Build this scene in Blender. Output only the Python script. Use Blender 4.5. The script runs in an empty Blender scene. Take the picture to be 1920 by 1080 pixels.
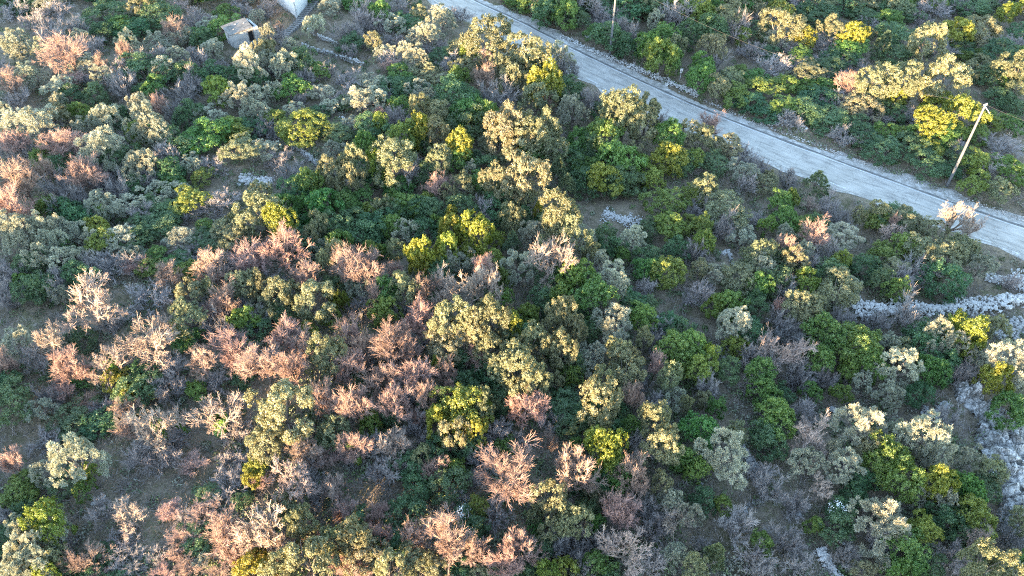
import bpy, math, random
import numpy as np
from mathutils import Vector

# ------------------------------------------------------------------ camera, sky, sun, exposure
H = 55.0
K = H / 45.0
PITCH = math.radians(50)
FPX = 1500.0
SUN_EL = math.radians(10.5)
SUN_AZ = math.radians(30)          # light travels this far to the right of +y
sc = bpy.context.scene
cam = bpy.data.cameras.new('camera'); cam.sensor_width = 36; cam.lens = FPX / 1920 * 36
cam.clip_end = 5000; cam.clip_start = 0.5
camo = bpy.data.objects.new('camera', cam); sc.collection.objects.link(camo)
camo.location = (0, 0, H); camo.rotation_euler = (math.pi/2 - PITCH, 0, 0)
sc.camera = camo

w = bpy.data.worlds.new('World'); sc.world = w; w.use_nodes = True
nt = w.node_tree; nt.nodes.clear()
sky = nt.nodes.new('ShaderNodeTexSky'); sky.sky_type = 'NISHITA'; sky.sun_disc = False
sky.sun_elevation = SUN_EL
sky.sun_rotation = SUN_AZ + math.pi
sky.air_density = 1.0; sky.dust_density = 0.4; sky.ozone_density = 1.0
bg = nt.nodes.new('ShaderNodeBackground'); bg.inputs['Strength'].default_value = 0.15
ow = nt.nodes.new('ShaderNodeOutputWorld')
nt.links.new(sky.outputs[0], bg.inputs[0]); nt.links.new(bg.outputs[0], ow.inputs[0])

sl = bpy.data.lights.new('sun', 'SUN'); sl.energy = 4.3; sl.angle = math.radians(0.5); sl.color = (1.0, 0.68, 0.37)
so = bpy.data.objects.new('sun', sl); sc.collection.objects.link(so)
_d = Vector((math.sin(SUN_AZ)*math.cos(SUN_EL), math.cos(SUN_AZ)*math.cos(SUN_EL), -math.sin(SUN_EL)))
so.rotation_euler = _d.to_track_quat('-Z', 'Y').to_euler()
so.location = (-60, -60, 60)
sc.view_settings.view_transform = 'Standard'; sc.view_settings.look = 'None'
sc.view_settings.exposure = 3.45; sc.view_settings.gamma = 1.0; sc.view_settings.use_curve_mapping = False
try:
    sc.cycles.max_bounces = 6; sc.cycles.diffuse_bounces = 4; sc.cycles.transmission_bounces = 3; sc.cycles.glossy_bounces = 1
    sc.cycles.use_denoising = False; sc.cycles.filter_width = 1.05
except Exception:
    pass

R = np.random.default_rng(7)
random.seed(7)
TS, TC = math.sin(SUN_AZ), math.cos(SUN_AZ)
TAN = math.tan(SUN_EL)

# ------------------------------------------------------------------ projection helpers (metres <-> photograph)
FW = np.array([0, math.cos(PITCH), -math.sin(PITCH)]); UP = np.array([0, math.sin(PITCH), math.cos(PITCH)]); RT = np.array([1., 0, 0])
CAM = np.array([0, 0, H])
def ray(px, py):
    px = np.asarray(px, float); py = np.asarray(py, float)
    return FW + ((px - 960) / FPX)[..., None] * RT + ((540 - py) / FPX)[..., None] * UP
def project(P):
    P = np.asarray(P, float) - CAM
    d = P @ FW
    return 960 + FPX * (P @ RT) / d, 540 - FPX * (P @ UP) / d, d

# ------------------------------------------------------------------ terrain
def smooth(a, b, x):
    t = np.clip((x - a) / (b - a), 0, 1); return t * t * (3 - 2 * t)
def base_z(x, y):
    x = np.asarray(x, float) / K; y = np.asarray(y, float) / K
    s = TS * x + TC * y; u = TC * x - TS * y
    sp = np.logaddexp(0, np.clip((s - 16) / 8, -50, 50))
    z = 0.03 * np.clip(s, -60, 200) - 0.16 * 8 * np.where((s - 16) / 8 > 40, (s - 16) / 8, sp)
    z = np.where(s > 150, z + 0.13 * (s - 150), z)
    hgt = 3.8 + 7.3 * smooth(-16, -2, u)
    s0 = -13 + 12.5 * smooth(-25, -55, u)
    z = z + (hgt + 2.2 * smooth(-30, -50, u)) * np.exp(-((s - s0) / 7.0) ** 2)          # unseen bank added behind the camera, its height shaped to shade the slope
    return z * K
def hit(px, py, zoff=0.0, fn=None):
    fn = fn or base_z
    d = ray(px, py); t = np.full(d.shape[:-1], H)
    for _ in range(30):
        P = CAM + d * t[..., None]
        g = fn(P[..., 0], P[..., 1]) + zoff
        t = t + 0.8 * (P[..., 2] - g) / (-d[..., 2])
    return CAM + d * t[..., None]

# the road, measured on its two edges in the photograph
R_UP = np.array([(820, -45), (873, -5), (930, 20), (975, 39), (1073, 93), (1175, 140), (1273, 183), (1390, 232), (1500, 275), (1600, 312), (1700, 347), (1780, 375), (1920, 421), (2100, 478)], float)
R_LO = np.array([(770, -30), (823, 10), (880, 36), (925, 58), (1040, 118), (1140, 168), (1240, 220), (1360, 270), (1475, 314), (1575, 352), (1675, 390), (1755, 425), (1895, 476), (2075, 540)], float)
def resample(pl, n):
    pl = np.asarray(pl, float); seg = np.r_[0, np.cumsum(np.linalg.norm(np.diff(pl, axis=0), axis=1))]
    # Catmull-Rom style smooth by dense linear then box filter
    q = np.linspace(0, seg[-1], n * 4); out = np.stack([np.interp(q, seg, pl[:, k]) for k in range(pl.shape[1])], 1)
    ker = np.ones(2 * n // 6 * 1 + 1); ker /= ker.sum(); pad = len(ker) // 2
    ex = np.concatenate([2 * out[:1] - out[1:pad + 1][::-1], out, 2 * out[-1:] - out[-pad - 1:-1][::-1]])
    out = np.stack([np.convolve(ex[:, k], ker, 'valid') for k in range(out.shape[1])], 1)
    return out[np.linspace(0, len(out) - 1, n).astype(int)]
eu = hit(R_UP[:, 0], R_UP[:, 1]); el = hit(R_LO[:, 0], R_LO[:, 1])
NR = 120
eu = resample(eu[:, :2], NR); el = resample(el[:, :2], NR)
rc = (eu + el) / 2
rdir = np.gradient(rc, axis=0); rdir /= np.linalg.norm(rdir, axis=1)[:, None]
rnor = np.stack([-rdir[:, 1], rdir[:, 0]], 1)      # towards the upper side
rw = np.full(NR, np.median(np.abs(((eu - el) * rnor).sum(1))))
eu = rc + rnor * rw[:, None] / 2; el = rc - rnor * rw[:, None] / 2
def road_dist(x, y):
    """signed distance from the road's centre line, + on the upper side"""
    P = np.stack([np.ravel(x), np.ravel(y)], 1)
    best = np.full(len(P), 1e9); sg = np.zeros(len(P))
    for k in range(0, NR, 2):
        dd = P - rc[k]; r = np.hypot(dd[:, 0], dd[:, 1]); m = r < best
        best[m] = r[m]; sg[m] = (dd[m] * rnor[k]).sum(1)
    return sg.reshape(np.shape(x))
ROADW = float(rw[0])
def vnoise(x, y, seed):
    """cheap smooth value noise"""
    xi = np.floor(x).astype(int); yi = np.floor(y).astype(int); fx = x - xi; fy = y - yi
    fx = fx * fx * (3 - 2 * fx); fy = fy * fy * (3 - 2 * fy)
    def h(a, b):
        n = (a * 374761393 + b * 668265263 + seed * 1442695041) & 0xffffffff
        n = ((n ^ (n >> 13)) * 1274126177) & 0xffffffff
        return ((n ^ (n >> 16)) & 0xffff) / 65535.0
    return (h(xi, yi) * (1 - fx) + h(xi + 1, yi) * fx) * (1 - fy) + (h(xi, yi + 1) * (1 - fx) + h(xi + 1, yi + 1) * fx) * fy
def ground_z(x, y):
    x = np.asarray(x, float); y = np.asarray(y, float)
    n = (vnoise(x / 6.0, y / 6.0, 1) - .5) * 0.9 + (vnoise(x / 2.1, y / 2.1, 2) - .5) * 0.35 + (vnoise(x / .8, y / .8, 3) - .5) * 0.14
    ad = np.abs(road_dist(x, y))
    n = n * smooth(ROADW / 2 + .4, ROADW / 2 + 4.5, ad)
    return base_z(x, y) + n - 0.06 * (1 - smooth(ROADW / 2 - .6, ROADW / 2 + .1, ad))

# ------------------------------------------------------------------ object helpers
COL = sc.collection
def tag(o, label=None, cat=None, group=None, kind=None):
    if label: o['label'] = label
    if cat: o['category'] = cat
    if group: o['group'] = group
    if kind: o['kind'] = kind
    return o
def link(name, me, parent=None, mat=None):
    o = bpy.data.objects.new(name, me); COL.objects.link(o)
    if parent is not None: o.parent = parent
    if mat is not None and me is not None and not me.materials: me.materials.append(mat)
    return o
def empty(name, loc):
    o = bpy.data.objects.new(name, None); o.empty_display_size = .3; COL.objects.link(o); o.location = loc; return o
def mk(name, V, F, tint=None, smooth_=False, mat=None):
    """mesh from arrays; F is (n,3), (n,4) or a list of such"""
    V = np.asarray(V, np.float32); Fs = F if isinstance(F, list) else [F]
    Fs = [np.asarray(f, np.int32) for f in Fs if len(f)]
    me = bpy.data.meshes.new(name)
    me.vertices.add(len(V)); me.vertices.foreach_set('co', V.ravel())
    loops = np.concatenate([f.ravel() for f in Fs]); tot = np.concatenate([np.full(len(f), f.shape[1], np.int32) for f in Fs])
    me.loops.add(len(loops)); me.loops.foreach_set('vertex_index', loops)
    me.polygons.add(len(tot)); st = np.r_[0, np.cumsum(tot)[:-1]].astype(np.int32)
    me.polygons.foreach_set('loop_start', st)
    try: me.polygons.foreach_set('loop_total', tot)
    except Exception: pass
    if tint is not None:
        a = me.attributes.new('tint', 'FLOAT', 'FACE'); a.data.foreach_set('value', np.asarray(tint, np.float32))
    me.update(calc_edges=True)
    me.polygons.foreach_set('use_smooth', np.full(len(tot), bool(smooth_)))
    if mat: me.materials.append(mat)
    return me
def unit(v):
    return v / np.maximum(np.linalg.norm(v, axis=-1, keepdims=True), 1e-9)
def rnd_dirs(n, r=R):
    return unit(r.normal(size=(n, 3)))
def leaves(c, nrm, L, W, r, axis=None):
    """diamond leaves: centres, normals, lengths, widths -> V, F(quads)"""
    n = len(c)
    a = unit(np.cross(nrm, rnd_dirs(n, r))) if axis is None else unit(axis)
    b = unit(np.cross(nrm, a)) if axis is None else unit(np.cross(axis, rnd_dirs(n, r)))
    L = np.broadcast_to(L, n)[:, None] / 2; W = np.broadcast_to(W, n)[:, None] / 2
    V = np.stack([c - a * L, c + b * W + a * L * .15, c + a * L, c - b * W + a * L * .15], 1).reshape(-1, 3)
    return V, np.arange(4 * n).reshape(n, 4)
def tubes(p0, p1, r0, r1, sides=3):
    """separate tapered prisms"""
    n = len(p0); d = unit(p1 - p0); ref = np.where(np.abs(d[:, 2:3]) > .9, np.array([[1., 0, 0]]), np.array([[0., 0, 1.]]))
    a = unit(np.cross(d, ref)); b = np.cross(d, a)
    ang = np.arange(sides) / sides * 2 * math.pi
    ring = np.cos(ang)[None, :, None] * a[:, None] + np.sin(ang)[None, :, None] * b[:, None]
    V = np.concatenate([p0[:, None] + ring * np.asarray(r0)[:, None, None], p1[:, None] + ring * np.asarray(r1)[:, None, None]], 1).reshape(-1, 3)
    i = np.arange(sides); j = (i + 1) % sides
    q = np.stack([i, j, j + sides, i + sides], 1)
    F = (np.arange(n)[:, None, None] * 2 * sides + q[None]).reshape(-1, 4)
    return V, F
def join(parts):
    Vs, Fs, off = [], [], 0
    for V, F in parts:
        Vs.append(V); Fs.append(F + off); off += len(V)
    return np.concatenate(Vs), np.concatenate(Fs)

# ------------------------------------------------------------------ materials
def new_mat(name):
    m = bpy.data.materials.new(name); m.use_nodes = True; t = m.node_tree; t.nodes.clear()
    o = t.nodes.new('ShaderNodeOutputMaterial'); return m, t, o
def N(t, typ, **kw):
    n = t.nodes.new(typ)
    for k, v in kw.items():
        if k in n.inputs.keys() if isinstance(k, str) else False: n.inputs[k].default_value = v
        else: setattr(n, k, v)
    return n
def ramp(t, src, stops):
    r = t.nodes.new('ShaderNodeValToRGB'); e = r.color_ramp.elements
    while len(e) < len(stops): e.new(.5)
    for el_, (p, c) in zip(e, stops):
        el_.position = p; el_.color = (*c, 1) if len(c) == 3 else c
    t.links.new(src, r.inputs[0]); return r.outputs[0]
def mixc(t, fac, a, b, mode='MIX'):
    m = t.nodes.new('ShaderNodeMix'); m.data_type = 'RGBA'; m.blend_type = mode
    for i, v in ((0, fac), (6, a), (7, b)):
        if hasattr(v, 'links'): t.links.new(v, m.inputs[i])
        elif i == 0: m.inputs[0].default_value = v
        else: m.inputs[i].default_value = (*v, 1)
    return m.outputs[2]
def noise(t, scale, detail=4, rough=.6, coord='Object', vec=None):
    tc = t.nodes.new('ShaderNodeTexCoord'); n = t.nodes.new('ShaderNodeTexNoise')
    n.inputs['Scale'].default_value = scale; n.inputs['Detail'].default_value = detail; n.inputs['Roughness'].default_value = rough
    t.links.new(tc.outputs[coord], n.inputs['Vector']); return n
def mathn(t, op, a, b=None):
    m = t.nodes.new('ShaderNodeMath'); m.operation = op
    for i, v in enumerate((a, b)):
        if v is None: continue
        if hasattr(v, 'links'): t.links.new(v, m.inputs[i])
        else: m.inputs[i].default_value = v
    return m.outputs[0]

def leaf_material(name, trans=.3, yellow=(1.25, 1.1, .55), spread=.5):
    """colour of the plant comes from the object's own colour, varied leaf by leaf and plant by plant"""
    m, t, o = new_mat(name)
    oi = t.nodes.new('ShaderNodeObjectInfo'); at = t.nodes.new('ShaderNodeAttribute'); at.attribute_name = 'tint'
    v = mathn(t, 'ADD', mathn(t, 'MULTIPLY', at.outputs['Fac'], spread * 2), 1 - spread)
    hs = t.nodes.new('ShaderNodeHueSaturation'); t.links.new(oi.outputs['Color'], hs.inputs['Color'])
    t.links.new(v, hs.inputs['Value'])
    t.links.new(mathn(t, 'ADD', mathn(t, 'MULTIPLY', oi.outputs['Random'], .05), .475), hs.inputs['Hue'])
    t.links.new(mathn(t, 'ADD', mathn(t, 'MULTIPLY', at.outputs['Fac'], -.3), 1.1), hs.inputs['Saturation'])
    df = t.nodes.new('ShaderNodeBsdfDiffuse'); t.links.new(hs.outputs[0], df.inputs[0])
    tr = t.nodes.new('ShaderNodeBsdfTranslucent'); t.links.new(mixc(t, 1.0, hs.outputs[0], yellow, 'MULTIPLY'), tr.inputs[0])
    ms = t.nodes.new('ShaderNodeMixShader'); ms.inputs[0].default_value = trans
    t.links.new(df.outputs[0], ms.inputs[1]); t.links.new(tr.outputs[0], ms.inputs[2])
    gl = t.nodes.new('ShaderNodeBsdfGlossy'); gl.inputs['Roughness'].default_value = .45; gl.inputs[0].default_value = (.8, .8, .8, 1)
    m2 = t.nodes.new('ShaderNodeMixShader'); m2.inputs[0].default_value = .035
    t.links.new(ms.outputs[0], m2.inputs[1]); t.links.new(gl.outputs[0], m2.inputs[2]); t.links.new(m2.outputs[0], o.inputs[0])
    return m
def twig_material(name):
    m, t, o = new_mat(name)
    oi = t.nodes.new('ShaderNodeObjectInfo'); at = t.nodes.new('ShaderNodeAttribute'); at.attribute_name = 'tint'
    v = mathn(t, 'ADD', mathn(t, 'MULTIPLY', at.outputs['Fac'], .7), .65)
    hs = t.nodes.new('ShaderNodeHueSaturation'); t.links.new(oi.outputs['Color'], hs.inputs['Color']); t.links.new(v, hs.inputs['Value'])
    t.links.new(mathn(t, 'ADD', mathn(t, 'MULTIPLY', oi.outputs['Random'], .03), .485), hs.inputs['Hue'])
    df = t.nodes.new('ShaderNodeBsdfDiffuse'); t.links.new(hs.outputs[0], df.inputs[0]); t.links.new(df.outputs[0], o.inputs[0])
    return m
def plain(name, c1, c2, scale, rough=.85, bump=.0, detail=6, coord='Object', c3=None):
    m, t, o = new_mat(name)
    n = noise(t, scale, detail, .65, coord)
    stops = [(.32, c1), (.68, c2)] if c3 is None else [(.3, c1), (.52, c2), (.7, c3)]
    col = ramp(t, n.outputs['Fac'], stops)
    p = t.nodes.new('ShaderNodeBsdfPrincipled'); p.inputs['Roughness'].default_value = rough; p.inputs['Specular IOR Level'].default_value = .25
    t.links.new(col, p.inputs['Base Color'])
    if bump:
        b = t.nodes.new('ShaderNodeBump'); b.inputs['Strength'].default_value = bump; b.inputs['Distance'].default_value = .05
        n2 = noise(t, scale * 5, 5, .7, coord); t.links.new(n2.outputs['Fac'], b.inputs['Height']); t.links.new(b.outputs[0], p.inputs['Normal'])
    t.links.new(p.outputs[0], o.inputs[0]); return m

M_LEAF = leaf_material('foliage', .3)
M_OLIVE = leaf_material('olive_foliage', .18, (1.1, 1.05, .8), .35)
M_TWIG = twig_material('twigs')
M_BARK = plain('bark', (.10, .08, .065), (.22, .19, .165), 9, .9, .5)
M_STONE = plain('limestone', (.20, .195, .185), (.37, .36, .345), 2.2, .9, .5, c3=(.54, .53, .51))
M_DSTONE = plain('weathered_limestone', (.13, .128, .122), (.27, .265, .255), 2.0, .9, .6, c3=(.43, .425, .415))
M_PLASTER = plain('white_plaster', (.44, .44, .43), (.56, .56, .55), 1.1, .9, .15)
M_OLDPLASTER = plain('stained_plaster', (.20, .20, .195), (.34, .34, .335), 1.6, .9, .3, c3=(.44, .44, .43))
M_SLAB = plain('weathered_concrete', (.06, .059, .055), (.13, .128, .122), 2.4, .9, .4, c3=(.19, .187, .18))
M_STEP = plain('step_concrete', (.11, .11, .115), (.19, .19, .195), 3, .9, .3)
M_DARK = plain('dark_interior', (.012, .012, .014), (.03, .03, .03), 2)
M_POLE = plain('weathered_pole', (.075, .08, .085), (.125, .13, .135), 3, .85, .2)
M_METAL = plain('galvanised_metal', (.42, .43, .45), (.55, .56, .58), 5, .5)
M_CABLE = plain('cable', (.05, .05, .05), (.075, .075, .075), 5, .6)
M_WHITE = plain('white_paint', (.62, .62, .62), (.8, .8, .8), 6, .6)
M_LINE = plain('worn_road_paint', (.34, .35, .37), (.56, .57, .58), 4.0, .8)
M_FLOWER = plain('white_petals', (.75, .75, .72), (.85, .85, .83), 4)

# ground: leaf litter, dry grass, moss and grey soil
def ground_material():
    m, t, o = new_mat('hillside_ground')
    a = noise(t, .16, 6, .65); b = noise(t, 1.3, 6, .7); c = noise(t, 7, 5, .7)
    f = mathn(t, 'ADD', mathn(t, 'MULTIPLY', a.outputs['Fac'], .55), mathn(t, 'MULTIPLY', b.outputs['Fac'], .45))
    col = ramp(t, f, [(.36, (.075, .078, .038)), (.45, (.13, .108, .076)), (.53, (.18, .15, .115)), (.6, (.11, .11, .06)), (.68, (.23, .205, .17))])
    col = mixc(t, 1.0, col, ramp(t, c.outputs['Fac'], [(.3, (.55, .55, .55)), (.7, (1.35, 1.32, 1.28))]), 'MULTIPLY')
    p = t.nodes.new('ShaderNodeBsdfPrincipled'); p.inputs['Roughness'].default_value = .95; p.inputs['Specular IOR Level'].default_value = .1
    t.links.new(col, p.inputs['Base Color'])
    bu = t.nodes.new('ShaderNodeBump'); bu.inputs['Strength'].default_value = .7; bu.inputs['Distance'].default_value = .12
    t.links.new(c.outputs['Fac'], bu.inputs['Height']); t.links.new(bu.outputs[0], p.inputs['Normal'])
    t.links.new(p.outputs[0], o.inputs[0]); return m
M_GROUND = ground_material()
def road_material():
    m, t, o = new_mat('old_asphalt')
    a = noise(t, .5, 5, .6); b = noise(t, 30, 3, .7)
    col = ramp(t, a.outputs['Fac'], [(.3, (.25, .235, .212)), (.5, (.29, .273, .248)), (.7, (.325, .306, .28))])
    col = mixc(t, 1.0, col, ramp(t, b.outputs['Fac'], [(.3, (.85, .85, .85)), (.7, (1.12, 1.12, 1.12))]), 'MULTIPLY')
    # wheel tracks and longitudinal dirt follow the road's own length through its UV
    uv = t.nodes.new('ShaderNodeUVMap'); sp = t.nodes.new('ShaderNodeSeparateXYZ'); t.links.new(uv.outputs[0], sp.inputs[0])
    mp = t.nodes.new('ShaderNodeMapping'); mp.inputs['Scale'].default_value = (.25, 6, 1); t.links.new(uv.outputs[0], mp.inputs[0])
    n = t.nodes.new('ShaderNodeTexNoise'); n.inputs['Scale'].default_value = 1.6; n.inputs['Detail'].default_value = 5; t.links.new(mp.outputs[0], n.inputs['Vector'])
    col = mixc(t, 1.0, col, ramp(t, n.outputs['Fac'], [(.32, (.68, .68, .69)), (.47, (.97, .97, .97)), (.7, (1.17, 1.17, 1.17))]), 'MULTIPLY')
    # cracks
    vo = t.nodes.new('ShaderNodeTexVoronoi'); vo.feature = 'DISTANCE_TO_EDGE'; vo.inputs['Scale'].default_value = .45
    tc = t.nodes.new('ShaderNodeTexCoord'); nn = noise(t, .9, 4, .6)
    ad = t.nodes.new('ShaderNodeVectorMath'); ad.operation = 'ADD'; t.links.new(tc.outputs['Object'], ad.inputs[0]); t.links.new(nn.outputs['Color'], ad.inputs[1]); t.links.new(ad.outputs[0], vo.inputs['Vector'])
    col = mixc(t, 1.0, col, ramp(t, vo.outputs['Distance'], [(.0, (.62, .62, .62)), (.012, (1, 1, 1))]), 'MULTIPLY')
    p = t.nodes.new('ShaderNodeBsdfPrincipled'); p.inputs['Roughness'].default_value = .85; p.inputs['Specular IOR Level'].default_value = .25
    t.links.new(col, p.inputs['Base Color']); t.links.new(p.outputs[0], o.inputs[0]); return m
M_ROAD = road_material()
M_STRIPE = plain('dark_stripe', (.07, .07, .07), (.15, .145, .14), 2.5, .95)
M_VERGE = plain('gravel_verge', (.15, .14, .12), (.30, .285, .265), 1.6, .95, .8, 8, c3=(.44, .43, .41))

# ------------------------------------------------------------------ ground sheet
def axis(lo, a, b, hi, step, growth=1.25):
    v = list(np.arange(a, b + step * .5, step)); d = step
    while v[-1] < hi: d *= growth; v.append(v[-1] + d)
    d = step; 
    while v[0] > lo: d *= growth; v.insert(0, v[0] - d)
    return np.array(v)
gx = axis(-700, -75, 85, 700, .7); gy = axis(-500, 8, 125, 900, .7)
GX, GY = np.meshgrid(gx, gy); GZ = ground_z(GX, GY)
nx, ny = len(gx), len(gy)
i = (np.arange(ny - 1)[:, None] * nx + np.arange(nx - 1)[None]).ravel()
me = mk('ground', np.stack([GX, GY, GZ], -1).reshape(-1, 3), np.stack([i, i + 1, i + nx + 1, i + nx], 1), smooth_=True, mat=M_GROUND)
tag(link('ground', me), 'brown hillside ground of leaf litter, dry grass and soil', 'ground', kind='structure')

# ------------------------------------------------------------------ road, gutter, verge, paint
def strip(name, a, b, zoff, mat, label, cat, kind='structure', nv=6, skirt=0.0, parent=None):
    n = len(a); f = np.linspace(0, 1, nv)
    P = a[:, None] * (1 - f[None, :, None]) + b[:, None] * f[None, :, None]
    z = base_z(P[..., 0], P[..., 1]) + zoff
    V = np.concatenate([P, z[..., None]], -1)
    if skirt:
        V = np.concatenate([V[:, :1] - [0, 0, skirt], V, V[:, -1:] - [0, 0, skirt]], 1); nv += 2
    i = (np.arange(n - 1)[:, None] * nv + np.arange(nv - 1)[None]).ravel()
    F = np.stack([i, i + 1, i + nv + 1, i + nv], 1)
    me = mk(name, V.reshape(-1, 3), F, smooth_=False, mat=mat)
    L = np.r_[0, np.cumsum(np.linalg.norm(np.diff((a + b) / 2, axis=0), axis=1))]
    uvl = me.uv_layers.new(name='UVMap'); vi = np.empty(len(me.loops), np.int32); me.loops.foreach_get('vertex_index', vi)
    ff = np.r_[0, np.linspace(0, 1, nv - 2), 1] if skirt else f
    UVv = np.stack(np.broadcast_arrays(L[:, None], ff[None]), -1).reshape(-1, 2)[vi]
    uvl.data.foreach_set('uv', UVv.astype(np.float32).ravel())
    o = link(name, me, parent)
    if parent is None: tag(o, label, cat, kind=kind)
    return o
wob = lambda s, a: (a * (vnoise(np.arange(NR) / 2.3, np.zeros(NR), s) - .5))[:, None]
road = strip('road', eu + rnor * wob(11, .25), el - rnor * wob(12, .5), .03, M_ROAD, 'narrow pale grey asphalt road crossing the hillside', 'road', skirt=.12)
strip('verge', eu + rnor * (2.1 + wob(13, 1.8)), eu - rnor * .15, .015, M_VERGE, 'stony gravel verge along the uphill edge of the road', 'verge', nv=8)
strip('roadside_strip', el + rnor * .2, el - rnor * (.75 + wob(14, 1.2)), .012, M_VERGE, 'gravel strip along the downhill edge of the road', 'verge', nv=5)
strip('stripe', eu + rnor * (.12 + wob(15, .2)), eu - rnor * (.14 + wob(16, .18)), .045, M_STRIPE, 'dark gutter along the uphill road edge', 'stripe', nv=2)  # plain darker band laid along the uphill road edge
o = strip('edge_line', eu - rnor * .34, eu - rnor * .43, .036, M_LINE, None, None, nv=2, parent=road)
for a_, b_ in ((6, 14), (30, 33), (44, 47), (60, 63), (72, 75), (84, 87), (96, 99), (103, 106)):
    strip('edge_dash', (el + rnor * .32)[a_:b_], (el + rnor * .24)[a_:b_], .036, M_LINE, None, None, nv=2, parent=road)

# ------------------------------------------------------------------ stones
def ico(sub):
    import bmesh
    bm = bmesh.new(); bmesh.ops.create_icosphere(bm, subdivisions=sub, radius=1)
    V = np.array([v.co for v in bm.verts]); F = np.array([[v.index for v in f.verts] for f in bm.faces]); bm.free(); return V, F
IV, IF = ico(1); IV2, IF2 = ico(2)
def stone_shape(r, V0=IV):
    """an angular block: a sphere cut by random planes"""
    V = V0.copy()
    for _ in range(9):
        n = unit(r.normal(size=3)); d = r.uniform(.45, .8); k = V @ n; V = V - np.maximum(k - d, 0)[:, None] * n
    return V * r.uniform(.75, 1.25, 3) * [1, .85, .65]
STONES = [stone_shape(np.random.default_rng(100 + k)) for k in range(10)]
STONE_ME = {}
def stone_mesh(k, mat):
    key = (k, mat.name)
    if key not in STONE_ME: STONE_ME[key] = mk('stone', STONES[k], IF, mat=mat)
    return STONE_ME[key]
def rot3(r, n):
    q = unit(r.normal(size=(n, 4))); w_, x, y, z = q.T
    return np.stack([np.stack([1-2*(y*y+z*z), 2*(x*y-z*w_), 2*(x*z+y*w_)], -1), np.stack([2*(x*y+z*w_), 1-2*(x*x+z*z), 2*(y*z-x*w_)], -1), np.stack([2*(x*z-y*w_), 2*(y*z+x*w_), 1-2*(x*x+y*y)], -1)], 1)
def stone_mass(P, S, r):
    Vs, Fs = [], []; Ro = rot3(r, len(P))
    for k in range(len(P)):
        V = STONES[r.integers(10)] @ Ro[k].T * S[k] + P[k]; Vs.append(V); Fs.append(IF + k * len(IV))
    return np.concatenate(Vs), np.concatenate(Fs)
def stones_along(name, pts, width, height, n, big, size, label, cat, mat, seed, group=None, wmin=.3):
    """dry stone wall or heap: the largest stones are parts, the small filling is one part of kind stuff.
    pts: (px,py) on the ground in the photograph; width (m) across, height (m) of the pile"""
    r = np.random.default_rng(seed)
    G = hit(np.array([p[0] for p in pts]), np.array([p[1] for p in pts]))[:, :2]
    seg = np.r_[0, np.cumsum(np.linalg.norm(np.diff(G, axis=0), axis=1))]
    def at(q): return np.stack([np.interp(q, seg, G[:, 0]), np.interp(q, seg, G[:, 1])], -1)
    def place(n_, s_, surf):
        q = r.uniform(0, seg[-1], n_); c = at(q); e = at(q + .05) - at(q - .05); e = unit(e); nn = np.stack([-e[:, 1], e[:, 0]], 1)
        off = np.clip(r.normal(0, .33, n_), -1, 1); wl = width * (wmin + (1 - wmin) * vnoise(q / 1.7, q * 0, seed))
        P = c + nn * (off * wl)[:, None]; h = height * np.sqrt(np.maximum(0, 1 - off ** 2)) * (.55 + .45 * vnoise(q / 2.3, q * 0 + 9, seed))
        z = ground_z(P[:, 0], P[:, 1]) + h * (np.ones(n_) * r.uniform(.75, 1.0, n_) if surf else r.uniform(.1, .95, n_)) + s_ * .1
        return np.concatenate([P, z[:, None]], 1)
    mid = at(np.array([seg[-1] / 2]))[0]; org = np.array([mid[0], mid[1], float(ground_z(mid[0], mid[1]))])
    root = empty(name, org)
    tag(root, label, cat, group)
    s = size * r.uniform(.35, .8, n); P = place(n, s, False) - org
    V, F = stone_mass(P, s, r)
    tag(link('rubble', mk('rubble', V, F, mat=mat), root), kind='stuff')
    s = size * r.uniform(.8, 1.35, big); P = place(big, s, True) - org
    for k in range(big):
        o = link('stone', stone_mesh(int(r.integers(10)), mat), root); o.location = P[k]; o.scale = (s[k],) * 3
        o.rotation_euler = tuple(r.uniform(-.5, .5, 2)) + (r.uniform(0, 6.3),)
    return root
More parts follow.
